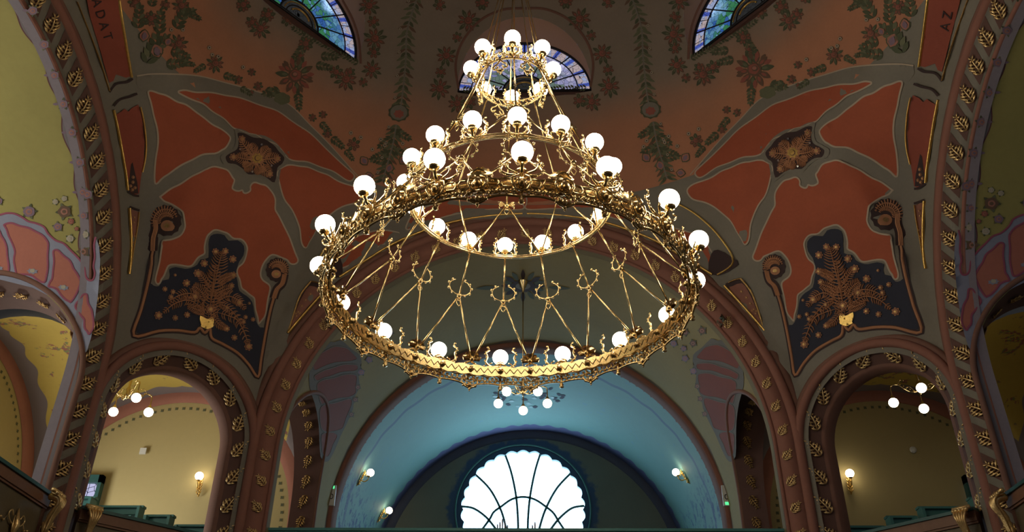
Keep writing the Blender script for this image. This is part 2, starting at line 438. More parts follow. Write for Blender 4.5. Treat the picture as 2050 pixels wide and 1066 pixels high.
def arch_leaves(parent, fp, R, hs, cen, spacing, smax, prof2, mesh, skew, patch, s=1., zmin=2.6, mirror_skew=True, off=.012):
    """prof2: the two profile points (dr, dn) the band runs between; leaves sit in its middle"""
    (r0, n0), (r1, n1) = prof2; rc, nc = (r0+r1)/2, (n0+n1)/2
    mb = MB(); k = int(smax/spacing)
    for i in range(-k, k+1):
        S = i*spacing
        def at(S, fr):
            dr = r0+(r1-r0)*fr; dn = n0+(n1-n0)*fr
            if abs(S) > PI/2*R: sg = 1 if S > 0 else -1; t, z, nt, nz = sg*R, hs-(abs(S)-PI/2*R), sg, 0.
            else: a = S/R; t, z, nt, nz = R*math.sin(a), hs+R*math.cos(a), math.sin(a), math.cos(a)
            return np.array(fp(cen+t+nt*dr, z+nz*dr, dn))
        if at(S, .5)[2] < zmin: continue
        P = at(S, .5); Tg = at(S+.02, .5)-at(S-.02, .5); Tg /= np.linalg.norm(Tg)
        A = at(S, 1.)-at(S, 0.); A /= np.linalg.norm(A)
        Z = np.cross(A, Tg); Z /= np.linalg.norm(Z)
        c0 = fp(cen, hs, .8)
        if Z@(np.array(c0)-P) < 0: Z = -Z
        sg = (1 if S >= 0 else -1) if mirror_skew else 1
        Y = Tg*(-sg)*math.cos(skew)+A*math.sin(skew); Y /= np.linalg.norm(Y); X = np.cross(Y, Z)
        place_leaf(mesh, parent, P+Z*off, X, Y, Z, s)
        if patch:
            hw = .15; sk = .12*sg; q = []
            for fr in (0.02, .35, .65, .98): q.append((at(S-hw+sk*(fr-.5)*2*-1, fr)+Z*.005, at(S+hw+sk*(fr-.5)*2*-1, fr)+Z*.005))
            V = [p for pr in q for p in pr]; mb.add(V, [(2*j, 2*j+1, 2*j+3, 2*j+2) for j in range(3)], patch)
    if patch: mb.build('dark_band_patches', parent, False)
TRIM = [0]
def trim_name(): TRIM[0] += 1; return 'trim_%d' % TRIM[0]
def big_arch(s, side, leaves=True, inner='grey_lilac', band='grey_paint', patch='brown_dark', lsc=.95):
    fp = frame_pts(s['n'], s['T'], s['c']); path = arch_path(s['R'], s['hs'], -1.6); mb = MB()
    sweep(mb, fp, path, roll(-.15, -.20, .035)[::1], 'brown_red')
    sweep(mb, fp, path, [(-.20, -.34), (-.185, -.21)], inner)
    sweep(mb, fp, path, [(-.125, -.19), (-.11, -.15), (.10, .02), (.11, -.02)], band)
    sweep(mb, fp, path, roll(.185, .0, .085), 'brown_red')
    sweep(mb, fp, path, [(.262, -.03), (.275, .03), (.33, .035), (.40, .012), (.41, -.1)], 'brown_mid')
    o = mb.build(trim_name()); struct(o, 'moulded brown arch rib with gilded leaves around the %s arch' % side, 'arch moulding')
    if leaves: arch_leaves(o, fp, s['R'], s['hs'], 0., .437, 9.4, ((-.11, -.15), (.10, .02)), LEAF_GOLD, .85, patch, lsc)
    return o
ARCH_L = big_arch(SIDES[1], 'left'); ARCH_R = big_arch(SIDES[0], 'right'); ARCH_F = big_arch(SIDES[2], 'middle front', True, 'olive_edge', 'brown_red', None, .72); big_arch(SIDES[3], 'rear', False)
def diag_arch(key, side):
    d = DIAGS[key]; fp = frame_pts(d['n'], d['T'], DG); path = arch_path(1.055, 5.36, -1.6, DT, .1); mb = MB()
    sweep(mb, fp, path, [(-.03, -.50), (-.03, -.24), (0, -.22), (.03, -.20)], 'brown_mid')
    sweep(mb, fp, path, [(.03, -.20), (.255, .01)], 'brown_dark')
    sweep(mb, fp, path, roll(.30, .03, .075), 'brown_red')
    sweep(mb, fp, path, [(.37, .04), (.40, .05), (.46, .02), (.47, -.1)], 'brown_mid')
    o = mb.build(trim_name()); struct(o, 'brown rounded arch with gilded sprigs around the gallery opening, %s' % side, 'arch moulding')
    if key[1] > 0: arch_leaves(o, fp, 1.2, 5.36, DT, .47, 3.7, ((-.115, -.19), (.11, .01)), LEAF_OLD, .6, None, 1.0, 2.8)
    return o
for k, sd in (((-1, 1), 'left of the middle arch'), ((1, 1), 'right of the middle arch'), ((-1, -1), 'rear left'), ((1, -1), 'rear right')): diag_arch(k, sd)
# ------------------------------------------------------------------ barrel vaulted arms
def arm(name, axis, sgn, a0, a1, R, hs, mat, holes, label, thick=.45, endhole=None):
    """barrel vault along an axis; unrolled strip with holes for the side arches (c, r, springing)"""
    L = hs+1.6; H = PI*R
    def unroll(side, z):      # strip coordinate across the vault
        if z <= hs: v = L-(hs-z)
        else: v = L+R*math.asin(min(1, (z-hs)/R))
        return v if side > 0 else (2*L+H)-v
    loops = [[(a0, 0), (a1, 0), (a1, 2*L+H), (a0, 2*L+H)]]
    for c, r, s0 in holes:
        for side in (1, -1): loops.append([(c+t, unroll(side, z)) for t, z in arch2d(r, s0, -1.5, 20)])
    v, f = cdt(loops, .3, .2)
    def to3(p):
        a, q = p
        side = 1
        if q > L+H/2: q = 2*L+H-q; side = -1
        if q <= L: o_, z = R, q-1.6
        else: th = (q-L)/R; o_, z = R*math.cos(th), hs+R*math.sin(th)
        return (sgn*a, side*o_, z) if axis == 'x' else (side*o_, sgn*a, z)
    mb = MB(); mb.add([to3(p) for p in v], f, mat); o = mb.build(name); struct(o, label, 'vault')
    for c, r, s0 in holes:     # reveals of the side arches
        for side in (1, -1):
            rb = MB(); path = arch_path(r, s0, -1.6, c, .12); V = []
            nn = 4
            for t, z, nt, nz in path:
                th = math.asin(min(1, max(0, (z-hs)/R))) if z > hs else 0; o0 = R*math.cos(th)
                for k in range(nn):
                    fr = k/(nn-1); oo = o0+(R+thick-o0)*fr; w_ = -.12*fr
                    t2, z2 = t+nt*w_, z+nz*w_
                    V.append((sgn*t2, side*oo, z2) if axis == 'x' else (side*oo, sgn*t2, z2))
            rb.add(V, [(i*nn+k, i*nn+k+1, (i+1)*nn+k+1, (i+1)*nn+k) for i in range(len(path)-1) for k in range(nn-1)], 'brown_dark')
            # roll along the rim
            P = []
            for t, z, nt, nz in path:
                z2 = z+nz*.05; t2 = t+nt*.05; th = math.asin(min(1, max(0, (z2-hs)/R))) if z2 > hs else 0; o0 = R*math.cos(th)-.0
                P.append((sgn*t2, side*o0, z2) if axis == 'x' else (side*o0, sgn*t2, z2))
            rb.tube(P, .045, 'brown_mid', 8)
            ro = rb.build('arch_reveal', o)
            S = -PI/2*r-2.4
            while S < PI/2*r+2.4:
                if abs(S) > PI/2*r: sg = 1 if S > 0 else -1; t, z, nt, nz = sg*r, s0-(abs(S)-PI/2*r), sg, 0.
                else: a = S/r; t, z, nt, nz = r*math.sin(a), s0+r*math.cos(a), math.sin(a), math.cos(a)
                th = math.asin(min(1, max(0, (z-hs)/R))) if z > hs else 0; o0 = R*math.cos(th)
                def m3(t, o_, z): return np.array((sgn*t, side*o_, z) if axis == 'x' else (side*o_, sgn*t, z))
                oc = (o0+R+thick)/2; P0 = m3(c+t-nt*.07, oc, z-nz*.07); X = m3(0, 1, 0)*side if False else m3(0., 1., 0.)
                Tg = m3(nz, 0, -nt); Z = m3(-nt, 0, -nz); Y = Tg*math.cos(.4)+X*math.sin(.4); Y /= np.linalg.norm(Y)
                X = np.cross(Y, Z)
                if z > 2.8: place_leaf(LEAF_DIM, ro, P0+Z*.012, X, Y, Z, .95)
                S += .42
    return o
AF = arm('ceiling_front_vault', 'y', 1, 6.13+.3, 10.6, 4.22, 5.45, 'front_vault_paint', [(7.9, 1.5, 5.5)], 'olive painted barrel vault behind the middle arch')
AL = arm('ceiling_left_vault', 'x', -1, 6.4+.3, 11., 3.76, 5.49, 'side_vault_paint', [(8.15, 1.62, 5.5)], 'olive green painted barrel vault with lilac border at the far left')
AR = arm('ceiling_right_vault', 'x', 1, 6.4+.3, 11., 3.76, 5.49, 'side_vault_paint', [(8.15, 1.62, 5.5)], 'olive green painted barrel vault with grey border at the far right')
AB = arm('ceiling_rear_vault', 'y', -1, 6.13+.3, 10.6, 4.22, 5.45, 'front_vault_paint', [], 'olive painted barrel vault behind the viewer')
# second arch between the olive and the teal vault
fp2 = frame_pts((0, 1), (1, 0), 10.6); p2 = arch_path(4.22, 5.45, -1.6)
mb = MB(); sweep(mb, fp2, p2, [(.06, .0), (.04, .04), (-.02, .06), (-.08, .03), (-.09, .0)], 'brown_red'); sweep(mb, fp2, p2, [(-.09, 0), (-.10, -.02), (-.12, -.10), (-.12, -.34)], 'brown_mid')
struct(mb.build(trim_name()), 'plain brown arch band framing the teal vault', 'arch moulding')
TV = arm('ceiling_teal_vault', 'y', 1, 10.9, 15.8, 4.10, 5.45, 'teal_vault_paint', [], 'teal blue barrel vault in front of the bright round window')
# ------------------------------------------------------------------ plain walls with holes
def plane_wall(name, loops, to3, mat, label, cat='wall', grid=None, edge=.4):
    v, f = cdt(loops, grid, edge); mb = MB(); mb.add([to3(p) for p in v], f, mat); return struct(mb.build(name, smooth=False), label, cat)
# end wall with the round scalloped window
WCX, WCZ, WR = -.2, 7.32, 1.68
scal = []
for k in range(0, 240):
    a = 2*PI*k/240+PI/2; r = WR-.07+.07*abs(math.sin(a*15)); scal.append((WCX+r*math.cos(a), WCZ+r*math.sin(a)))
t = NT('end_wall_paint'); x, y, z = t.P()
rr = t.f('SQRT', t.f('ADD', t.f('POWER', t.f('SUBTRACT', x, WCX), 2.), t.f('POWER', t.f('SUBTRACT', z, WCZ), 2.)))
c = t.worn((.17, .18, .15), .12)
c = t.mix(t.f('SUBTRACT', 1., t.step(t.f('MULTIPLY_ADD', t.noise(4, 4), .5, rr), 2.2, 2.35)), c, (.05, .09, .17))
MATS['end_wall_paint'] = t.bsdf(c, .8)
plane_wall('wall_end', [[(-4.3, -1.6), (4.3, -1.6)]+[(4.3*math.cos(PI*k/40), 5.45+4.3*math.sin(PI*k/40)) for k in range(41)], scal], lambda p: (p[0], 15.78, p[1]), 'end_wall_paint', 'dark olive end wall around the round scalloped window')
# arc band on the end wall under the vault
mb = MB(); fpE = frame_pts((0, 1), (1, 0), 15.78); sweep(mb, fpE, arch_path(4.07, 5.45, -1.6), [(.03, .06), (-.04, .08), (-.10, .05), (-.16, .05), (-.19, 0)], 'end_band')
struct(mb.build(trim_name()), 'dark lilac band where the teal vault meets the end wall', 'arch moulding')
mb = MB(); mb.tube([(WCX+1.82*math.cos(a), 15.75, WCZ+1.82*math.sin(a)) for a in np.linspace(0, 2*PI, 96, endpoint=False)], .025, 'teal_wood', 6, True)
struct(mb.build(trim_name()), 'thin round moulding encircling the bright window', 'window moulding')
# window_1
t = NT('bright_glass'); x, y, z = t.P(); n1 = t.noise(4.0, 3)
c = t.mix(t.step(n1, .66, .70), (.58, .86, 1.12), (.35, .75, .6)); MATS['bright_glass'] = t.emission(c, DAY_END)
mb = MB(); v, f = cdt([[(WCX+(WR+.05)*math.cos(2*PI*k/64), WCZ+(WR+.05)*math.sin(2*PI*k/64)) for k in range(64)]], None); mb.add([(p[0], 15.92, p[1]) for p in v], f, 'bright_glass')
WIN = mb.build('window_1', smooth=False); struct(WIN, 'big round window of bright white stained glass with scalloped rim', 'window')
mb = MB(); v3 = [(x_, 15.78, z_) for x_, z_ in scal]+[(x_, 15.92, z_) for x_, z_ in scal]; n_ = len(scal)
mb.add(v3, [(k, (k+1) % n_, n_+(k+1) % n_, n_+k) for k in range(n_)], 'teal_dark'); mb.build('window_reveal', WIN, False)
mb = MB()
def wp(x_, y_): # pixel of the window zoom -> plane
    px = (880+x_*.1933, 860+y_*.1933); D = rays([px])[0]; tt = (15.86-EYE[1])/D[1]; q = EYE+D*tt; return (q[0], 15.86, q[2])
def sm(pts, n=6, closed=False):
    P = [np.array(p, float) for p in pts]; N = len(P); out = []
    for i in range(N if closed else N-1):
        p0 = P[(i-1) % N] if (closed or i > 0) else P[i]; p1 = P[i]; p2_ = P[(i+1) % N]; p3 = P[(i+2) % N] if (closed or i+2 < N) else p2_
        for k in range(n):
            u = k/n; out.append(tuple(.5*((2*p1)+(-p0+p2_)*u+(2*p0-5*p1+4*p2_-p3)*u*u+(-p0+3*p1-3*p2_+p3)*u**3)))
    if not closed: out.append(tuple(P[-1]))
    return out
for L in ([(668, 235), (740, 440), (790, 680), (810, 900), (815, 1100)], [(1050, 235), (990, 430), (940, 680), (918, 900), (912, 1100)],
          [(350, 450), (520, 620), (640, 850), (700, 1080)], [(1365, 450), (1210, 620), (1090, 850), (1020, 1080)],
          [(225, 800), (350, 820), (480, 910), (580, 1030)], [(1500, 795), (1370, 820), (1240, 925), (1150, 1040)],
          [(440, 1040), (520, 930), (560, 860), (640, 800), (750, 725), (870, 702), (990, 730), (1110, 810), (1180, 870), (1230, 950), (1290, 1040)]):
    mb.tube([wp(*p) for p in sm(L)], .036, 'teal_dark', 5)
mb.build('glazing_bar', WIN)
mb = MB()
for L in ([(980, 2), (975, 400)], [(1000, 2), (1003, 380)]): pass
# dome windows: a flat lit fan of stained glass set back behind the shell
def dome_window(k, idx):
    ph = WPH[k]; n = np.array([math.cos(ph), math.sin(ph), 0]); T = np.array([-math.sin(ph), math.cos(ph), 0]); zb = 12.72; R = 1.36; back = 5.42
    t = NT('stained_glass_%d' % idx); x, y, z = t.P()
    uu = t.f('ADD', t.f('MULTIPLY', x, float(T[0])), t.f('MULTIPLY', y, float(T[1]))); dz = t.f('SUBTRACT', z, zb)
    r = t.f('SQRT', t.f('ADD', t.f('POWER', uu, 2.), t.f('POWER', dz, 2.))); th = t.f('ARCTAN2', dz, uu)
    vo = t.n('ShaderNodeTexVoronoi'); vo.inputs['Scale'].default_value = 11.0; t.link(t.vec, vo.inputs['Vector'])
    sep = t.n('ShaderNodeSeparateColor'); t.link(vo.outputs['Color'], sep.inputs[0])
    mid = k == 2
    c = t.mix(sep.outputs[0], (.16, .17, .34) if mid else (.02, .07, .26), (.36, .34, .48) if mid else (.10, .24, .34))
    grn = t.f('MULTIPLY', t.step(sep.outputs[1], .45, .5), t.f('SUBTRACT', 1., t.step(r, R*.55, R*.78)))
    c = t.mix(grn, c, (.10, .14, .12) if mid else (.03, .14, .06))
    c = t.mix(t.f('MULTIPLY', t.step(dz, R*.35, R*.8), t.step(t.noise(1.8, 2), .42, .6)), c, (.85, .8, 1.1) if mid else (.6, .95, 1.5))
    rim = t.step(r, R*.80, R*.81); seg = t.f('FRACT', t.f('MULTIPLY', th, 3.5))
    c = t.mix(rim, c, t.mix(t.step(sep.outputs[2], .4, .6), (.36, .29, .30), (.26, .30, .46)))
    eye = t.f('MULTIPLY', rim, t.f('MULTIPLY', t.step(seg, .35, .4), t.f('SUBTRACT', 1., t.step(seg, .6, .65))))
    c = t.mix(eye, c, (.05, .08, .35))
    c = t.mix(t.f('SUBTRACT', 1., t.step(r, .42, .44)), c, (.02, .02, .02))
    vd = t.n('ShaderNodeTexVoronoi', feature='DISTANCE_TO_EDGE'); vd.inputs['Scale'].default_value = 11.0; t.link(t.vec, vd.inputs['Vector'])
    c = t.mix(t.f('SUBTRACT', 1., t.step(vd.outputs['Distance'], .015, .03)), c, (.0, .0, .0))
    MATS['stained_glass_%d' % idx] = t.emission(c, DAY_DOME)
    mb = MB(); pts = [(0, 0)]+[((R+.03)*math.cos(a), (R+.03)*math.sin(a)) for a in np.linspace(0, PI, 33)]
    mb.add([tuple(n*back+T*u+np.array([0, 0, zb+z])) for u, z in pts], [(0, i, i+1) for i in range(1, 33)], 'stained_glass_%d' % idx)
    mb.add([tuple(n*back+T*u+np.array([0, 0, zb+z])) for u, z in ((-R-.03, -.09), (R+.03, -.09), (R+.03, 0), (-R-.03, 0))], [(0, 1, 2, 3)], 'brown_dark')
    o = mb.build('window_%d' % idx, smooth=False)
    where = {2: 'behind the top of the big chandelier', 3: 'upper left of the dome', 1: 'upper right of the dome'}.get(k, 'elsewhere around the dome, number %d round' % k)
    struct(o, 'half round stained glass window %s' % where, 'window')
    lead = MB(); pl = lambda u, z, dn=.03: tuple(n*(back-dn)+T*u+np.array([0, 0, zb+z]))
    for rr_, w_ in ((R, .035), (R*.80, .014), (.43, .02), (.30, .012)): lead.tube([pl(rr_*math.cos(a), rr_*math.sin(a)) for a in np.linspace(0, PI, 40)], w_, 'black_lead', 5)
    for i in range(1, 8): a = PI*i/8; lead.tube([pl(.43*math.cos(a), .43*math.sin(a)), pl(R*math.cos(a), R*math.sin(a))], .014, 'black_lead', 5)
    for i in range(1, 8):
        a = PI*i/8-PI/16; lead.tube([pl(R*.8*math.cos(a), R*.8*math.sin(a)), pl(R*math.cos(a), R*math.sin(a))], .008, 'black_lead', 4)
    lead.tube([pl(-R, 0), pl(R, 0)], .03, 'black_lead', 5); lead.build('leading', o)
    gl = MB(); gl.tube([pl(.36*math.cos(a), .36*math.sin(a), .05) for a in np.linspace(.15, PI-.15, 24)], .014, 'gold', 5); gl.tube([pl(.22*math.cos(a), .22*math.sin(a), .05) for a in np.linspace(.5, PI-.5, 16)], .02, 'gold', 5)
    gl.build('gilt_arc', o)
    # soffit tunnel from the shell to the glass and its painted hood band
    rb = MB(); A = arch2d(R, zb, zb-.06, 32); V = []
    for u, z in A:
        r0 = float(radS(0, z)); X = math.sqrt(max(r0*r0-u*u, .1))
        V.append(tuple(n*X+T*u+np.array([0, 0, z]))); V.append(tuple(n*(back+.02)+T*u+np.array([0, 0, z])))
    m = len(A); rb.add(V, [(2*i, 2*i+1, 2*((i+1) % m)+1, 2*((i+1) % m)) for i in range(m-1)], 'soffit_tan'); 
    S_ = []
    for u in np.linspace(-R, R, 17):
        r0 = float(radS(0, zb-.06)); X = math.sqrt(r0*r0-u*u); S_ += [tuple(n*X+T*u+np.array([0, 0, zb-.06])), tuple(n*(back+.02)+T*u+np.array([0, 0, zb-.06]))]
    rb.add(S_, [(2*i, 2*i+1, 2*i+3, 2*i+2) for i in range(16)], 'brown_dark')
    rb.build('window_reveal', o)
    return o
for idx, k in enumerate((2, 3, 1, 4, 0, 5, 7)): dome_window(k, idx+2)
t = NT('room_glass'); MATS['room_glass'] = t.emission((1.0, .97, .88), DAY_ROOM)
t = NT('arm_glass'); MATS['arm_glass'] = t.emission((1.0, .95, .80), DAY_ARM)
t = NT('arm_glass_dim'); MATS['arm_glass_dim'] = t.emission((.9, .95, .85), DAY_ARM*.05)
# ------------------------------------------------------------------ corner rooms with groin vaults
def corner_room(sx, side):
    xc, yc, R, h0 = 7.7, 7.4, 3.03, 5.4
    mb = MB(); N = 60; V = []; g = np.linspace(-R, R, N+1)
    for a in g:
        for b in g:
            za = h0+math.sqrt(max(R*R-a*a, 0))*.96; zb_ = h0+math.sqrt(max(R*R-b*b, 0))*.96; V.append((xc+a, yc+b, max(za, zb_)))
    F_ = []
    for i in range(N):
        for j in range(N):
            q = (i*(N+1)+j, (i+1)*(N+1)+j, (i+1)*(N+1)+j+1, i*(N+1)+j+1)
            c = np.mean([V[k] for k in q], 0)
            if NX*c[0]+NY*c[1] > DG+.30: F_.append(q)
    mb.add([(sx*a, b, c) for a, b, c in V], F_, 'room_vault_paint'); o = mb.build('ceiling_%s_room' % side)
    struct(o, 'yellow and lilac painted groin vault of the %s corner gallery' % side, 'vault')
    def lun(z0=-1.6): return [(-R, z0), (R, z0)]+[(R*math.cos(PI*k/32), h0+.96*R*math.sin(PI*k/32)) for k in range(33)]
    wb = plane_wall('wall_%s_room_back' % side, [lun()], lambda p: (sx*(xc+p[0]), yc+R-.01, p[1]), 'yellow_wall', 'yellow back wall with a sconce in the %s corner gallery' % side)
    plane_wall('wall_%s_room_outer' % side, [lun(), [(-1.3, 3.0), (1.3, 3.0), (1.3, 5.0), (-1.3, 5.0)]] if sx < 0 else [lun()], lambda p: (sx*(xc+R-.01), yc+p[0], p[1]), 'yellow_wall', 'yellow outer wall of the %s corner gallery' % side)
    if sx < 0:
        g = MB(); g.add([(-10.80, yc-1.35, 2.95), (-10.80, yc+1.35, 2.95), (-10.80, yc+1.35, 5.05), (-10.80, yc-1.35, 5.05)], [(0, 1, 2, 3)], 'room_glass'); wn = g.build('window_13', smooth=False); struct(wn, 'pale daylight window low in the outer wall of the left corner gallery', 'window')
        g = MB()
        for q in (-1.3, -.45, .45, 1.3): g.box((-10.78, yc+q-.03, 3.0), (-10.72, yc+q+.03, 5.0), 'teal_dark')
        g.build('glazing_bar', wn, False)
    # inner walls with the small arches, clipped where the diagonal face stands
    plane_wall('wall_%s_room_inner' % side, [[(-1.2, -1.6), (R, -1.6)]+[(R*math.cos(PI*k/32), h0+.96*R*math.sin(PI*k/32)) for k in range(22)]+[(-1.2, 7.9)], [(c+7.9-yc, z) for c, z in arch2d(1.42, 5.5, -1.5, 20)]],
               lambda p: (sx*(xc-R+.01), yc+p[0], p[1]), 'grey_dim', 'inner wall of the %s corner gallery with a small arch to the front vault' % side)
    plane_wall('wall_%s_room_near' % side, [[(-1.0, -1.6), (R, -1.6)]+[(R*math.cos(PI*k/32), h0+.96*R*math.sin(PI*k/32)) for k in range(21)]+[(-1.0, 7.9)], [(c+8.15-xc, z) for c, z in arch2d(1.54, 5.5, -1.5, 20)]],
               lambda p: (sx*(xc+p[0]), yc-R+.15, p[1]), 'grey_dim', 'near wall of the %s corner gallery with a small arch to the side vault' % side)
    # painted arch band on the lunettes
    mb = MB(); fpb = lambda t_, z_, dn: (sx*(xc+t_), yc+R-.02-dn, z_); pa = arch_path(2.98, h0, 3.0)
    sweep(mb, fpb, pa, [(.05, .08), (-.02, .09), (-.14, .07), (-.27, .05), (-.29, 0)], 'pink_brown')
    fpc = lambda t_, z_, dn: (sx*(xc+R-.02-dn), yc+t_, z_); sweep(mb, fpc, pa, [(.05, .08), (-.02, .09), (-.14, .07), (-.27, .05), (-.29, 0)], 'pink_brown')
    struct(mb.build(trim_name()), 'pink brown arch bands on the walls of the %s corner gallery' % side, 'arch moulding')
    # stencilled border of small flowers below the band
    st = MB()
    for k in range(1, 60):
        S = k*.16
        if S < 2.2: t_, z_ = -2.55, h0-2.2+S
        elif S > 2.2+PI*2.55: t_, z_ = 2.55, h0-(S-2.2-PI*2.55)
        else: a = PI-(S-2.2)/2.55; t_, z_ = 2.55*math.cos(a), h0+2.55*math.sin(a)
        for dy_ in (0, 1):
            V = []
            for j in range(8): b = 2*PI*j/8; rr_ = .045 if j % 2 else .028; V.append((t_+rr_*math.cos(b), z_+rr_*math.sin(b)))
            if dy_ == 0: st.add([(sx*(xc+a_), yc+R-.018, b_) for a_, b_ in V], [tuple(range(8))], 'green_mid')
            else: st.add([(sx*(xc+R-.018), yc+a_, b_) for a_, b_ in V], [tuple(range(8))], 'green_mid')
    st.build('stencilled_border', wb, False)
    # gallery floor
    mb = MB(); mb.box((min(sx*4.6, sx*11), 3.9, 2.6), (max(sx*4.6, sx*11), 10.5, 2.75), 'plain_plaster')
    v_ = [(sx*6.5, 4.15), (sx*10.73, 4.15), (sx*10.73, 10.43), (sx*4.67, 10.43), (sx*4.67, 6.25)]
    mb = MB(); mb.add([(a, b, 2.75) for a, b in v_]+[(a, b, 2.6) for a, b in v_], [(0, 1, 2, 3, 4), (9, 8, 7, 6, 5)]+[(i, (i+1) % 5, 5+(i+1) % 5, 5+i) for i in range(5)], 'plain_plaster')
    struct(mb.build('floor_%s_gallery' % side, smooth=False), 'gallery floor in the %s corner' % side, 'floor')
corner_room(-1, 'left'); corner_room(1, 'right')
# outer closures: arm end walls with windows, rear wall, floor
for sx, side, idx in ((-1, 'left', 9), (1, 'right', 10)):
    hole = [(1.9*math.cos(2*PI*k/40), 6.3+1.9*math.sin(2*PI*k/40)) for k in range(40)]
    plane_wall('wall_%s_arm_end' % side, [[(-3.9, -1.6), (3.9, -1.6)]+[(3.9*math.cos(PI*k/40), 5.49+3.9*math.sin(PI*k/40)) for k in range(41)], hole], lambda p: (sx*10.98, p[0], p[1]), 'plain_plaster', 'end wall of the %s arm' % side)
    mb = MB(); mb.add([(sx*11.05, p[0]*1.02, 6.3+(p[1]-6.3)*1.02) for p in hole], [tuple(range(40))], 'arm_glass' if sx < 0 else 'arm_glass_dim'); wn = mb.build('window_%d' % idx, smooth=False)
    struct(wn, 'round window in the end wall of the %s arm' % side, 'window')
    gb = MB()
    for i in range(6): a = PI*i/6; gb.tube([(sx*11.0, -1.95*math.cos(a), 6.3-1.95*math.sin(a)), (sx*11.0, 1.95*math.cos(a), 6.3+1.95*math.sin(a))], .03, 'teal_dark', 5)
    gb.build('glazing_bar', wn)
plane_wall('wall_rear', [[(-4.3, -1.6), (4.3, -1.6)]+[(4.3*math.cos(PI*k/40), 5.45+4.3*math.sin(PI*k/40)) for k in range(41)]], lambda p: (p[0], -10.55, p[1]), 'plain_plaster', 'rear wall behind the viewer')
for sx in (-1, 1):
    mb = MB(); mb.add([(sx*5.0, -7.2, -1.6), (sx*7.2, -4.9, -1.6), (sx*7.2, -4.9, 9), (sx*5.0, -7.2, 9)], [(0, 1, 2, 3)], 'plain_plaster')
    struct(mb.build('wall_rear_corner_%s' % ('left' if sx < 0 else 'right'), smooth=False), 'plain wall closing the rear %s gallery' % ('left' if sx < 0 else 'right'), 'wall')
    mb = MB(); mb.add([(sx*6.38, -4.2, -1.6), (sx*11.1, -4.2, -1.6), (sx*11.1, -4.2, 5.5), (sx*6.38, -4.2, 5.5)], [(0, 1, 2, 3)], 'plain_plaster')
mb = MB(); mb.box((-12, -11, -1.75), (12, 16, -1.6), 'floor_stone'); struct(mb.build('floor', smooth=False), 'stone floor below the frame', 'floor')
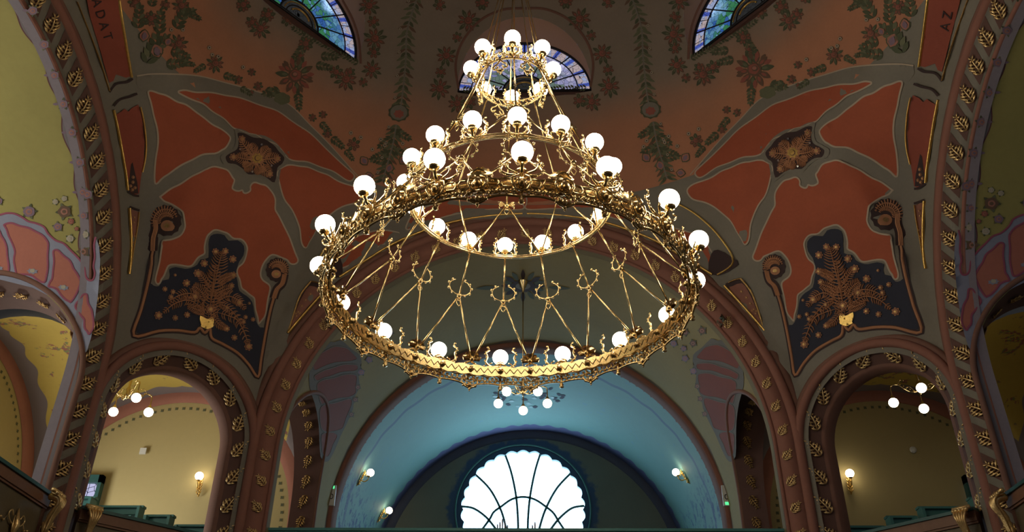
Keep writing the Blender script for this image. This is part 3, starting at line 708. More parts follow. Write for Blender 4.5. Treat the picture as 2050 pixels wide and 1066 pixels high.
#@@PAINT
# ------------------------------------------------------------------ painted ornament, laid on the surfaces themselves
def zc(pts, ox, oy, s): return [(ox+x*s, oy+y*s) for x, y in pts]
z1 = lambda p: zc(p, 0, 0, .5065); z3 = lambda p: zc(p, 1350, 0, .5065); z2 = lambda p: zc(p, 0, 520, .512)
z5 = lambda p: zc(p, 250, 380, .3753); zl = lambda p: zc(p, 0, 350, .3283); zk = lambda p: zc(p, 0, 680, .3621)
zf = lambda p: zc(p, 420, 600, .437); zd = lambda p: zc(p, 500, 0, .2815); zq = lambda p: zc(p, 150, 0, .1877); z6 = lambda p: zc(p, 560, 540, .2439)
class Decal:
    """flat paint (and low relief) traced once and fixed to a wall; twin() repeats it mirrored on the other side"""
    def __init__(s, f): s.mb = MB(); s.f = f
    def poly(s, px, mat, off=.008, grid=15, smooth=0, edge=10, holes=()):
        L = sm(px, smooth, True) if smooth else px
        loops = [L]+[list(h) for h in holes]
        v, fc = cdt(loops, grid, edge)
        Q, N = s.f(v); s.mb.add(Q+N*off, fc, mat)
    def blob(s, L, mat, off):
        Q, N = s.f(L); s.mb.add(Q+N*off, [tuple(range(len(L)))], mat)
    def ell(s, cx, cy, rx, ry, mat, off=.016, rot=0., n=12, k=0, dep=0.):
        c, sn = math.cos(rot), math.sin(rot); L = []
        for i in range(n):
            a = 2*PI*i/n; q = 1-dep*(.5+.5*math.cos(a*k)) if k else 1
            x, y = rx*q*math.cos(a), ry*q*math.sin(a); L.append((cx+x*c-y*sn, cy+x*sn+y*c))
        Q, N = s.f(L); m = Q.mean(0); nn = N.mean(0)
        s.mb.add(np.vstack([Q+N*off, [m+nn*(off+.001)]]), [(i, (i+1) % n, n) for i in range(n)], mat)
    def leaf(s, x, y, ln, wd, ang, mat, off=.014):
        c, sn = math.cos(ang), math.sin(ang); P = [(0, 0), (.25, .38), (.55, .5), (.85, .25), (1, 0), (.85, -.25), (.55, -.5), (.25, -.38)]
        s.blob([(x+a*ln*c-b*wd*sn, y+a*ln*sn+b*wd*c) for a, b in P], mat, off)
    def stroke(s, px, width, mat, off=.012, h=.0, smooth=5, closed=False, taper=False):
        L = sm(px, smooth, closed) if smooth else list(px)
        Q, N = s.f(L); n = len(Q); V = []
        for i in range(n):
            a = Q[(i-1) % n] if (closed or i) else Q[i]; b = Q[(i+1) % n] if (closed or i < n-1) else Q[i]
            T = b-a; T /= np.linalg.norm(T)+1e-9; B = np.cross(N[i], T); ww = width/2*((1-abs(2*i/(n-1)-1)**3*.9) if taper else 1)
            V += [Q[i]+N[i]*off-B*ww, Q[i]+N[i]*(off+h*.8)-B*ww*.55, Q[i]+N[i]*(off+h)+N[i]*0, Q[i]+N[i]*(off+h*.8)+B*ww*.55, Q[i]+N[i]*off+B*ww]
        m = n if closed else n-1
        s.mb.add(V, [(5*i+k, 5*i+k+1, 5*((i+1) % n)+k+1, 5*((i+1) % n)+k) for i in range(m) for k in range(4)], mat)
    def feather(s, px, wpx, mat, off=.02, h=.02, barbs=14, lean=.9):
        """a relief frond: a stem with curved barbs on both sides"""
        L = sm(px, 6); s.stroke(px, .022, mat, off, h, taper=True); n = len(L)
        for i in range(barbs):
            f = (i+.6)/barbs*(n-1); j = int(f); a = np.array(L[j]); b = np.array(L[min(j+1, n-1)]); T = b-a; T /= np.linalg.norm(T)+1e-9
            B = np.array([-T[1], T[0]]); wd = wpx*math.sin(PI*min(1, (.18+.82*i/barbs)))**.7
            for q in (1, -1): s.stroke([a, a+B*q*wd*.5+T*wd*.15*lean, a+B*q*wd+T*wd*.65*lean], .018, mat, off, h*.8, smooth=3, taper=True)
    def bud(s, x, y, r, mat='terracotta', core='old_gold', off=.03):
        s.ell(x, y, r, r, mat, off, n=14, k=7, dep=.25); s.ell(x, y, r*.72, r*.72, 'brown_dark', off+.003, n=12); s.ell(x, y, r*.58, r*.58, mat, off+.012, n=12); s.ell(x, y, r*.3, r*.3, core, off+.022, n=8)
    def build(s, name, parent, parent2=None):
        o = s.mb.build(name, parent)
        if parent2 is not None:
            me = bpy.data.meshes.new(name); V = [(-x, y, z) for x, y, z in s.mb.V]; me.from_pydata(V, [], [f[::-1] for f in s.mb.F])
            for m in s.mb.mats: me.materials.append(MATS[m])
            me.polygons.foreach_set('material_index', s.mb.M); me.polygons.foreach_set('use_smooth', [True]*len(s.mb.F)); me.update()
            o2 = bpy.data.objects.new(name, me); COL.objects.link(o2); o2.parent = parent2
        return o
# --- the big red fields of the diagonal faces
D = Decal(hS)
def field(px, mat='red_paint', line='tan_line', w=.028, f=D, smooth=2):
    rnd = random.Random(len(px)); L = sm(px, 3, True)
    L = [(x+math.sin(i*.9)*1.1, y+math.cos(i*1.3)*1.1) for i, (x, y) in enumerate(L)]
    f.poly(L, mat, .008, 18, 0, 9); f.stroke(L, w, line, .011, .002, 2, True)
field(z1([(585, 366), (600, 430), (618, 490), (622, 560), (616, 640), (612, 725), (650, 700), (700, 665), (760, 630), (810, 612), (860, 602), (887, 588), (905, 560), (903, 532), (860, 505), (820, 480), (780, 445), (730, 415), (690, 395), (640, 372), (605, 362)]))
field(z1([(705, 358), (740, 360), (800, 366), (870, 373), (950, 390), (1040, 420), (1120, 455), (1200, 512), (1270, 570), (1330, 630), (1395, 690), (1385, 716), (1320, 684), (1260, 657), (1200, 640), (1140, 630), (1120, 600), (1085, 572), (1040, 550), (1000, 532), (950, 518), (915, 500), (870, 462), (820, 425), (770, 398), (715, 374)]))
field(z1([(1095, 690), (1103, 672), (1125, 658), (1170, 655), (1220, 665), (1270, 683), (1320, 708), (1385, 735), (1430, 760), (1420, 795), (1370, 810), (1310, 845), (1260, 890), (1232, 940), (1212, 976), (1192, 965), (1185, 900), (1150, 830), (1120, 775)]))
field(z1([(635, 775), (680, 745), (730, 718), (780, 685), (840, 662), (880, 665), (912, 690), (925, 712), (917, 738), (930, 755), (952, 752), (965, 762), (985, 758), (990, 735), (1010, 723), (1040, 732), (1068, 748), (1085, 790), (1090, 830), (1108, 870)])+
      z5([(880, 260), (912, 345), (918, 390), (880, 392), (850, 367), (790, 350), (745, 378), (725, 440), (740, 490), (773, 520), (760, 610), (740, 680), (718, 712), (706, 690), (698, 640), (688, 580), (650, 550), (623, 520), (608, 480), (600, 430), (622, 395), (648, 350), (650, 305), (615, 265), (570, 255), (530, 225), (480, 218), (440, 240), (428, 290), (424, 340), (400, 352), (375, 385), (330, 410), (250, 398), (222, 420), (205, 465), (188, 492), (166, 500), (168, 450), (183, 380), (198, 310), (205, 270), (260, 265), (300, 235), (320, 190), (314, 140), (288, 100), (240, 75), (195, 50)]))
D.build('red_painted_field', OCT[3], OCT[1])
# --- dark panel with the relief palm
D = Decal(hS)
D.poly(z5([(60, 768), (85, 640), (108, 540), (132, 500), (152, 512), (180, 515), (200, 485), (232, 478), (240, 450), (236, 425), (270, 413), (318, 422), (350, 418), (385, 400), (402, 372), (445, 362), (446, 290), (456, 247), (490, 235), (530, 243), (552, 272), (600, 270), (634, 300), (632, 350), (608, 385), (598, 420), (592, 450), (600, 490), (610, 540), (650, 568), (678, 600), (688, 650), (700, 705), (720, 735), (746, 740), (735, 800), (720, 900), (706, 985), (650, 922), (580, 862), (500, 802), (462, 784), (448, 750), (400, 735), (378, 755), (280, 742), (180, 742)]), 'blue_black', .012, 14, 2)
L = z5([(150, 330), (125, 480), (85, 640), (46, 780), (180, 755), (280, 752), (370, 762), (398, 738), (425, 765), (452, 738), (462, 792), (520, 824), (600, 872), (660, 935), (708, 1000), (726, 900), (750, 760), (775, 640), (792, 580)])
D.stroke(L, .10, 'outline_dark', .010, .004, 4); D.stroke(L, .045, 'terracotta', .016, .018, 4)
# curled heads
for (cx, cy, rx, ry, sg, st) in ((218, 165, 84, 84, 1, [(150, 330), (152, 260), (165, 210), (160, 160)]), (812, 428, 62, 66, -1, [(792, 580), (810, 530), (838, 500), (850, 450)])):
    x, y = zc([(cx, cy)], 250, 380, .3753)[0]; r_ = rx*.3753
    D.ell(x, y, r_*1.02, ry*.3753*1.02, 'outline_dark', .013, n=26, k=13, dep=.08)
    for q, ww in ((.95, .5), (.62, .35)):
        P = [(x+sg*-r_*.8*q*math.cos(a)*1., y-r_*.75*q*math.sin(a)) for a in np.linspace(-.5, 2.9, 9)]
        D.feather(P, r_*.28, 'terracotta', .018, .016, 16, .2)
    D.ell(x+sg*r_*.12, y+r_*.35, r_*.42, r_*.36, 'terracotta', .026, n=14); D.ell(x+sg*r_*.12, y+r_*.35, r_*.2, r_*.16, 'old_gold', .036, n=10)
    P = z5(st); D.stroke(P, .16, 'outline_dark', .012, .002, 4)
    for o_ in (-3, 0, 3): D.stroke([(a+o_, b) for a, b in P], .03, 'terracotta', .018, .018, 4)
# palm
D.feather(z5([(438, 690), (455, 600), (475, 500), (500, 390), (515, 330)]), 22, 'terracotta', .020, .03, 26)
D.feather(z5([(450, 600), (470, 480), (480, 400)]), 14, 'terracotta', .022, .03, 18)
for q, wd in (([(415, 640), (340, 590), (260, 610), (200, 660)], 11), ([(410, 620), (360, 560), (300, 560), (220, 600)], 12), ([(430, 590), (400, 540), (360, 510)], 13), ([(420, 660), (380, 640), (330, 620)], 10),
              ([(470, 620), (540, 570), (600, 590), (640, 640)], 12), ([(470, 650), (540, 670), (600, 700), (640, 780), (655, 830)], 12), ([(480, 580), (520, 540), (570, 520)], 11), ([(460, 670), (500, 720), (540, 740)], 9), ([(500, 610), (560, 640), (640, 740)], 10),
              ([(470, 560), (420, 480), (390, 440)], 10), ([(500, 500), (540, 470), (575, 455)], 9)):
    D.feather(z5(q), wd, 'terracotta', .020, .024, 15)
for x, y, r_ in ((480, 330, 20), (532, 328, 20), (572, 370, 22), (420, 392, 22), (575, 455, 20), (385, 445, 24), (325, 498, 22), (565, 512, 18), (605, 602, 24), (210, 530, 15), (253, 545, 15), (243, 572, 15), (370, 570, 22), (175, 672, 24), (265, 685, 17), (328, 668, 18), (450, 637, 28), (540, 630, 16), (640, 680, 13), (680, 692, 13), (628, 705, 15), (540, 742, 18), (580, 790, 18), (655, 838, 24), (660, 606, 9), (265, 455, 9)):
    x, y = z5([(x, y)])[0]; D.bud(x, y, r_*.3753)
D.build('relief_palm', OCT[3], OCT[1])
D = Decal(hS)
for k in range(3): D.poly(z5([(403+k*5, 680+k*17), (400, 700+k*15), (435, 712+k*15), (466, 703+k*15), (466, 683+k*17), (435, 697+k*15)]), 'gold', .035+.012*(k % 2), 8, 2, 5)
D.poly(z5([(398, 672), (400, 715), (425, 742), (452, 740), (468, 715), (468, 680), (435, 690)]), 'gold', .032, 8, 2, 5)
D.build('gilt_clasp', OCT[3], OCT[1])
# --- rosette
D = Decal(hS)
star = z1([(890, 622), (905, 608), (935, 590), (942, 555), (937, 528), (962, 528), (1000, 545), (1040, 550), (1080, 575), (1100, 600), (1122, 625), (1112, 650), (1095, 665), (1084, 722), (1050, 702), (1020, 690), (980, 690), (960, 670), (930, 650), (900, 645)])
cx, cy = 512, 317
D.poly([(cx+(x-cx)*1.16, cy+(y-cy)*1.16) for x, y in star], 'grey_paint', .013, 15, 3); D.poly(star, 'outline_dark', .016, 14, 3)
for q in ([(1010, 628), (950, 560)], [(1010, 628), (930, 620)], [(1010, 628), (1100, 622)], [(1010, 628), (1065, 690)], [(1010, 628), (985, 570)], [(1010, 628), (1060, 585)], [(1010, 628), (960, 665)], [(1010, 628), (1030, 685)]):
    D.feather(z1([q[0], ((q[0][0]+q[1][0])/2, (q[0][1]+q[1][1])/2+6), q[1]]), 13, 'terracotta', .022, .02, 11)
for x, y in ((952, 552), (918, 622), (1092, 630), (1062, 690)): a, b = z1([(x, y)])[0]; D.bud(a, b, 8)
x, y = z1([(1012, 628)])[0]; D.ell(x, y, 15, 14, 'terracotta', .036, n=20, k=10, dep=.2); D.ell(x, y, 12, 11, 'gold', .044, n=16, k=8, dep=.25); D.ell(x, y, 6, 6, 'brown_mid', .048, n=12); D.ell(x, y, 5, 5, 'gold', .06, n=10)
for x, y in ((943, 592), (1028, 575), (1068, 658), (992, 680)): a, b = z1([(x, y)])[0]; D.ell(a, b, 2.2, 2.2, 'silvered', .05, n=8)
D.build('relief_rosette', OCT[3], OCT[1])
# --- narrow panels between rib and diagonal face
D = Decal(hS)
D.poly(z1([(330, -60), (352, 60), (395, 205), (428, 325), (445, 318), (455, 292), (475, 298), (495, 305), (512, 300), (498, 200), (478, 90), (450, -60)]), 'red_dull', .034, 9, 0)
D.poly(z1([(455, 452), (475, 440), (490, 428), (505, 440), (520, 424), (545, 412), (560, 470), (570, 560), (566, 640), (556, 700), (548, 765), (530, 772), (508, 752), (497, 690), (478, 590), (466, 510)]), 'red_dull', .034, 9, 0)
D.poly(z1([(510, 826), (546, 838), (540, 900), (528, 980), (518, 1050), (512, 1060)]), 'brown_red', .034, 8, 0)
D.poly(z1([(500, 745), (508, 700), (514, 650), (521, 640), (530, 680), (540, 720), (545, 765), (525, 765)]), 'outline_dark', .040, 6, 0)
for a, b in ((512, 735), (522, 720), (531, 742), (523, 700), (520, 750)): x, y = z1([(a, b)])[0]; D.bud(x, y, 4, off=.044)
for a, b in ((528, 860), (526, 880), (530, 935), (525, 960), (522, 985)): x, y = z1([(a, b)])[0]; D.bud(x, y, 3, off=.040)
for q in ([(428, 362), (455, 330), (500, 322), (522, 308)], [(445, 418), (470, 392), (510, 380), (540, 368)], [(502, 757), (530, 772), (548, 775)], [(508, 818), (530, 826), (550, 832)]): D.stroke(z1(q), .035, 'outline_dark', .038, .004)
D.build('narrow_painted_panel', OCT[4], OCT[0])
D = Decal(hS)
for q, ww, mt in (([(455, -30), (480, 90), (500, 200), (518, 302)], .045, 'gold'), ([(300, 0), (345, 115), (390, 235), (428, 358)], .025, 'old_gold'), ([(445, 432), (462, 510), (480, 610), (494, 690), (501, 752)], .045, 'gold'),
                  ([(553, 420), (567, 480), (576, 560), (574, 620), (562, 680)], .03, 'gold'), ([(508, 822), (514, 900), (516, 980), (514, 1040), (509, 1085)], .05, 'gold'), ([(549, 838), (542, 900), (528, 980), (516, 1060)], .028, 'old_gold')):
    D.stroke(z1(q), ww, mt, .034, .03, 6)
D.build('gilt_moulding', OCT[4], OCT[0])
# letters on the upper red strips
def letters(txt, px, updir, parent, size):
    cv = bpy.data.curves.new('inscription', 'FONT'); cv.body = txt; cv.size = size; cv.align_x = 'CENTER'; cv.align_y = 'CENTER'; cv.extrude = .003
    tmp = bpy.data.objects.new('inscription_text', cv); COL.objects.link(tmp)
    dg = bpy.context.evaluated_depsgraph_get(); me = bpy.data.meshes.new_from_object(tmp.evaluated_get(dg)); bpy.data.objects.remove(tmp)
    me.materials.clear(); me.materials.append(MATS['outline_dark'])
    Q, N = hS([px, updir]); P = Q[0]; Z = N[0]; X = Q[1]-P; X -= Z*(X@Z); X /= np.linalg.norm(X); Y = np.cross(Z, X)
    o = bpy.data.objects.new('inscription', me); COL.objects.link(o); M = Matrix.Identity(4)
    for i in range(3): M[i][0] = X[i]; M[i][1] = Y[i]; M[i][2] = Z[i]; M[i][3] = P[i]+Z[i]*.045
    o.parent = parent; o.matrix_local = M
letters('A D A T', (202, 37), (212, 68), OCT[4], .19); letters('A Z', (1897, 40), (1903, 10), OCT[0], .19)
# --- panels and gilt arcs round the middle arch
D = Decal(hS)
tri = z6([(245, 92), (350, 128), (385, 165), (230, 330), (65, 528), (85, 420), (125, 290), (180, 175)])
D.poly(tri, 'outline_dark', .034, 8, 2); cx, cy = np.mean(tri, 0); D.poly([(cx+(x-cx)*.78, cy+(y-cy)*.78) for x, y in tri], 'brown_red', .040, 8, 2)
for x, y in z6([(120, 360), (140, 350), (160, 365), (130, 385), (200, 250), (240, 200), (170, 300)]): D.bud(x, y, 4, off=.046)
pt = [(1424-374*2+0, 0)]
pan = [(2092-x, y) for x, y in ((1411, 512), (1425, 503), (1452, 518), (1466, 533), (1424, 556), (1404, 545))]
D.poly([(x-2, y+2) for x, y in pan], 'outline_dark', .034, 8, 2)
arcred = [(690, 520), (720, 470), (770, 440), (830, 415), (900, 395), (980, 378), (1060, 372), (1060, 415), (980, 418), (920, 428), (850, 448), (780, 480), (720, 520)]
field([(676, 515), (700, 480), (740, 465), (782, 462), (800, 470), (776, 485), (740, 505), (700, 532), (680, 535)], f=D)
field([(812, 455), (830, 425), (880, 405), (950, 392), (1045, 388), (1045, 418), (975, 420), (915, 429), (860, 443), (826, 458)], f=D)
D.build('arch_border_panel', OCT[2], OCT[2])
D = Decal(hS)
D.stroke([(1046, 428), (985, 432), (919, 442), (859, 459), (788, 489), (735, 522), (679, 556)], .05, 'gold', .036, .03)
D.stroke([(782, 398), (740, 415), (700, 440), (660, 480), (634, 528), (668, 556)], .035, 'gold', .036, .025)
D.stroke(z6([(245, 92), (300, 105), (350, 128)]), .03, 'old_gold', .042, .02); D.stroke(z6([(390, 160), (240, 330), (65, 528)]), .05, 'gold', .042, .03); D.stroke(z6([(65, 528), (110, 340), (160, 200), (245, 92)]), .04, 'old_gold', .042, .02)
D.build('gilt_moulding', OCT[2], OCT[2])
# --- dome: floral garlands
def rose(D, x, y, r, tone='flower_red', rng=None):
    """a painted rose: a fringe of drop shaped petals, leaves between them, and a layered heart"""
    n = 7 if r < 14 else 10; ph = x*.7+y
    for k in range(n):
        a = 2*PI*k/n+ph; c, q = math.cos(a), math.sin(a)
        D.leaf(x+c*r*.35, y+q*r*.35, r*(.85 if k % 3 else 1.0)*(1 if r > 14 else .85), r*(.42 if r > 14 else .62), a, 'flower_brown' if k % 3 else 'green_dark', .010)
        D.leaf(x+c*r*.5, y+q*r*.5, r*.42, r*.2, a, tone if k % 3 else 'green_mid', .013)
    D.ell(x, y, r*.5, r*.48, 'flower_brown', .015, n=24, k=6, dep=.1); D.ell(x+r*.03, y-r*.03, r*.38, r*.36, tone, .018, n=20, k=5, dep=.1)
    D.ell(x-r*.05, y-r*.07, r*.22, r*.2, 'flower_brown', .021, n=12); D.ell(x-r*.02, y-r*.09, r*.15, r*.12, 'flower_pink' if r > 24 else tone, .024, n=10)
def tulip(D, x, y, r, ang):
    D.leaf(x, y, r*1.6, r*1.4, ang, 'green_dark', .010); D.leaf(x+math.cos(ang)*r*.15, y+math.sin(ang)*r*.15, r*1.3, r*1.1, ang, 'flower_pink', .014); D.leaf(x+math.cos(ang)*r*.3, y+math.sin(ang)*r*.3, r*.9, r*.6, ang, 'flower_violet', .018)
def daisy(D, x, y, r): D.ell(x, y, r, r, 'green_mid', .012, n=14, k=7, dep=.3); D.ell(x, y, r*.75, r*.75, 'tan_line', .015, n=18, k=6, dep=.2); D.ell(x, y, r*.3, r*.3, 'outline_dark', .018, n=8)
def spray(D, x, y, ang, ln, n=5, mat='green_dark', wd=.34):
    c, s_ = math.cos(ang), math.sin(ang)
    for i in range(n):
        f = (i+.3)/n
        for q in (1, -1): D.leaf(x+c*ln*f, y+s_*ln*f, ln*.36*(1.15-.5*f), ln*.17, ang+q*.8, mat if (i+q) % 3 else 'green_mid', .011)
    D.leaf(x+c*ln*.9, y+s_*ln*.9, ln*.28, ln*.12, ang, mat, .011)
def garland_column(D, pts):
    """upright chains of leaves with a crown, like those that run up between the windows"""
    P = sm(pts, 4)
    for i in range(len(P)-1):
        a = math.atan2(P[i+1][1]-P[i][1], P[i+1][0]-P[i][0]); d = math.hypot(P[i+1][0]-P[i][0], P[i+1][1]-P[i][1])
        for q in (1, -1):
            D.leaf(P[i][0], P[i][1], 15, 6.5, a+q*.8, 'green_dark' if i % 2 else 'green_mid', .011); D.leaf(P[i][0]+math.cos(a)*d*.5, P[i][1]+math.sin(a)*d*.5, 22, 6, a+q*1.05, 'green_mid' if i % 3 else 'flower_brown', .010)
        if i % 3 == 1: daisy(D, P[i][0]+14*math.cos(a+1.57), P[i][1]+14*math.sin(a+1.57), 4)
    D.stroke(pts, .03, 'grey_paint', .014, 0)
D = Decal(hS)
# top edge of the grey band round the red fields
band = z1([(540, 300), (600, 292), (700, 294), (790, 302), (880, 325), (980, 352), (1080, 385), (1150, 420), (1220, 490), (1300, 570), (1370, 650), (1392, 690), (1370, 720), (1310, 690), (1180, 640), (1090, 560), (980, 480), (850, 420), (700, 370), (560, 360)])
D.poly(band, 'grey_paint', .006, 22, 2, 14); D.stroke(z1([(540, 300), (600, 292), (700, 294), (790, 302), (880, 325), (980, 352), (1080, 385), (1150, 420), (1220, 490), (1300, 570), (1380, 660), (1420, 705)]), .022, 'tan_line', .009, 0)
D.ell(564, 198, 18, 13, 'green_mid', .012, .1, 18, 6, .15)
garland_column(D, [(835, -5), (815, 60), (812, 120), (806, 185), (800, 225)])
x, y = 798, 226; D.ell(x, y, 22, 19, 'green_dark', .012, n=20, k=10, dep=.12); D.ell(x, y, 17, 15, 'grey_paint', .015, n=18); D.ell(x, y+3, 11, 9, 'flower_red', .018, n=14, k=7, dep=.2)
garland_column(D, [(793, 250), (786, 290), (775, 330), (765, 365)])
for q in ([(790, 262), .5], [(786, 275), 2.5], [(782, 300), .3], [(780, 305), 2.8], [(776, 325), 3.3]): spray(D, *q[0], q[1], 34)
for q in ((735, 332, 14, -2.2), (775, 348, 14, -1.2), (800, 330, 14, -.9), (748, 352, 13, 3.)): tulip(D, *q)
for x, y in ((762, 280), (770, 292), (812, 300), (702, 267), (722, 276), (745, 300), (806, 288)): daisy(D, x, y, 5)
# beside the window: columns of round roses
for x, y, r_ in ((738, 12, 17), (747, 44, 12), (750, 78, 19), (748, 105, 12), (744, 140, 16), (727, 165, 9), (692, 160, 19), (672, 145, 13), (700, 145, 10)): rose(D, x, y, r_)
for x, y, r_ in ((937, 42, 19), (915, 75, 10), (893, 112, 17), (882, 145, 11), (880, 178, 18), (915, 208, 16), (940, 205, 13), (880, 10, 12), (965, 5, 14)): rose(D, x, y, r_)
# large rose below the side window with leaves
rose(D, 590, 152, 30)
for k in range(12): a = -2.6+k*.42; D.leaf(590+math.cos(a)*22, 152+math.sin(a)*20, 17, 9, a, 'flower_brown' if k % 2 else 'flower_red', .012)
for q in ((610, 92, 2.3), (600, 110, 1.8), (640, 112, .1), (560, 180, 2.9), (596, 185, 1.5), (630, 130, .2)): spray(D, q[0], q[1], q[2], 34)
for x, y, r_ in ((611, 88, 14), (600, 112, 9), (520, 58, 17), (503, 45, 12), (535, 30, 14), (575, 40, 12), (486, 10, 14)): rose(D, x, y, r_)
# running garland above the band
for x, y, r_ in ((430, 128, 15), (476, 160, 9), (503, 145, 8), (516, 173, 9), (503, 185, 5), (625, 236, 8), (646, 230, 8), (655, 268, 9), (707, 290, 13)): rose(D, x, y, r_)
for q in ((412, 130, 2.6, 26), (445, 150, .3, 30), (480, 175, .6, 26), (530, 180, .2, 28), (560, 185, 2.8, 24), (640, 245, .8, 28), (662, 275, .7, 32), (690, 300, .9, 26)): spray(D, q[0], q[1], q[2], q[3])
for x, y in ((418, 96), (436, 114), (424, 110), (486, 135), (342, 60), (365, 60)): daisy(D, x, y, 5)
# spandrel bouquet at the left
for q in ((285, 85, 17, -1.4), (318, 118, 21, -1.9), (330, 92, 12, -1.)): tulip(D, *q)
for q in ((292, 130, -1.2, 62), (300, 110, -.8, 50), (330, 130, -.1, 42), (350, 60, -1.1, 50), (275, 60, -1.5, 48), (318, 70, -1.5, 46), (355, 35, -.4, 36), (300, 15, -1.2, 34), (375, 25, .5, 28), (340, 100, .4, 40), (362, 125, .2, 26)): spray(D, *q)
for x, y, r_ in ((356, 88, 16), (300, 38, 14), (268, 5, 12), (362, 12, 15), (330, 10, 10)): rose(D, x, y, r_)
# hood line round the windows
D.stroke([(918, 178), (912, 130), (925, 85), (960, 42), (1005, 20), (1046, 17)], .05, 'brown_mid', .010, .01)
D.stroke([(722, 128), (718, 80), (706, 40), (685, 0)], .05, 'brown_mid', .010, .01)
for x in range(925, 1046, 24): spray(D, x, 178+(x % 3), 0.05, 24, 4)
for k in range(6): spray(D, 718-k*22, 128-k*12, -2.65, 26, 4)
DOMEPAINT = D.build('flower_garlands', OCT['dome'], OCT['dome'])
# --- side vault: red fan over the small arch, flowers
D = Decal(hL)
def fieldL(px, mat, line, f, w=.03):
    L = sm(px, 4, True); L = [(x+math.sin(i*.8)*.9, y+math.cos(i*1.1)*.9) for i, (x, y) in enumerate(L)]
    f.poly(L, mat, .012, 14, 0, 8); f.stroke(L, w, line, .015, .002, 2, True)
edge_ = zl([(-60, 250), (0, 245), (40, 235), (90, 238), (140, 262), (175, 285), (225, 298), (270, 320), (295, 360), (340, 400), (390, 420), (430, 460), (480, 510), (515, 560), (525, 620), (545, 645), (570, 640), (580, 600), (572, 560), (580, 500), (576, 430), (586, 380), (606, 440), (612, 520), (608, 620), (598, 740), (580, 880), (556, 1000), (530, 1080), (505, 1100), (490, 960), (440, 850), (340, 760), (200, 690), (0, 640), (-60, 640)])
D.poly(edge_, 'blue_lilac', .008, 16, 0, 9); D.stroke(edge_[:22], .03, 'magenta_line', .012, .002, 4)
fieldL(zl([(30, 302), (90, 300), (160, 322), (230, 350), (280, 390), (297, 440), (292, 520), (290, 600), (275, 655), (230, 640), (190, 612), (130, 610), (98, 595), (90, 530), (92, 470), (70, 400), (45, 345)]), 'salmon', 'magenta_line', D)
fieldL(zl([(-40, 330), (0, 345), (20, 390), (45, 450), (50, 520), (55, 590), (40, 602), (-40, 590)]), 'salmon', 'magenta_line', D)
fieldL(zl([(330, 462), (370, 475), (420, 520), (450, 570), (480, 620), (492, 670), (470, 720), (440, 770), (420, 775), (380, 740), (350, 700), (305, 685), (305, 660), (325, 620), (330, 540)]), 'salmon', 'magenta_line', D)
fieldL(zl([(515, 728), (535, 750), (545, 800), (565, 840), (572, 900), (560, 960), (540, 970), (522, 940), (515, 890), (490, 850), (460, 800), (480, 775)]), 'salmon', 'magenta_line', D)
for a, b in zl([(202, 590), (390, 690), (-10, 570)]): D.ell(a, b, 12, 6, 'blue_lilac', .018, .1, 14, 7, .3); D.ell(a, b-1, 5, 4, 'flower_white', .021, n=10)
def bouquet(D, pts):
    for x, y, r_, m_ in pts:
        for k in range(5): a = k*1.257+x*1.7; D.leaf(x, y, r_*1.35, r_*.6, a, 'green_mid' if k % 2 else 'green_dark', .012)
        D.ell(x, y, r_, r_*.9, m_, .015, n=20, k=5, dep=.12); D.ell(x, y, r_*.55, r_*.5, 'flower_pink' if m_ != 'flower_white' else 'tan_line', .018, n=15, k=5, dep=.1); D.ell(x, y, r_*.3, r_*.27, m_, .020, n=8)
fv, fb, fw, fr_ = 'flower_violet', 'flower_brown', 'flower_white', 'flower_red'
def zlp(L): return [(*zl([(x, y)])[0], r_*.3283, m) for x, y, r_, m in L]
bouquet(D, zlp([(395, 225, 42, fb), (510, 250, 28, fv), (355, 318, 28, fv), (435, 285, 20, fr_), (520, 365, 24, fw), (430, 390, 24, fw), (340, 165, 18, fw), (395, 145, 18, fw), (510, 470, 34, fb), (180, 225, 38, fv), (535, 120, 32, fv), (-5, 160, 24, fv), (470, 330, 14, fr_)]))
for x, y in ((72, 20), (95, 88), (115, 150), (133, 208), (150, 265), (166, 325), (172, 385)):
    bouquet(D, [(x-6, y, 10, fv)]); D.leaf(x-14, y, 13, 6, PI, 'flower_violet', .012)
OBJV = D.build('painted_fan_and_flowers', AL, AR)
# --- front vault: red fan, central rosette with a stem
D = Decal(hF)
D.poly(zf([(455, 330), (470, 250), (490, 220), (530, 190), (570, 195), (600, 185), (640, 220), (660, 235), (690, 260), (692, 310), (680, 350), (685, 400), (660, 450), (655, 500), (630, 560), (600, 620), (575, 680), (550, 730), (530, 745), (505, 720), (500, 640), (495, 560), (480, 480), (455, 400)]), 'grey_dim', .010, 15, 2)
field_ = [[(470, 290), (500, 250), (560, 218), (610, 215), (650, 240), (670, 275), (600, 285), (530, 300), (480, 325)], [(480, 345), (540, 318), (600, 300), (668, 295), (672, 320), (600, 335), (530, 355), (490, 370)],
          [(490, 385), (550, 362), (610, 345), (670, 345), (668, 400), (655, 440), (600, 450), (530, 470), (505, 475)], [(505, 495), (560, 475), (640, 455), (640, 500), (615, 560), (590, 600), (510, 595)], [(512, 615), (580, 618), (560, 670), (535, 720), (512, 700)]]
for q in field_: fieldL(zf(q), 'maroon', 'grey_dim', D, .025)
rr_ = random.Random(5)
for i in range(26):
    a = .35+1.15*i/26; x, y = 700+300*(i/26), 0
for x, y, s_ in ((655, 640, 7), (668, 655, 8), (690, 640, 6), (700, 665, 8), (720, 690, 7), (735, 668, 7), (738, 720, 7), (722, 745, 7), (715, 775, 6), (710, 800, 6), (702, 830, 6), (740, 700, 6), (760, 690, 7), (780, 665, 7)):
    bouquet(D, [(x, y, s_, fv if rr_.random() < .6 else fb)])
D.build('painted_red_fan', AF, AF)
D = Decal(hF); cx, cy = 1047, 572
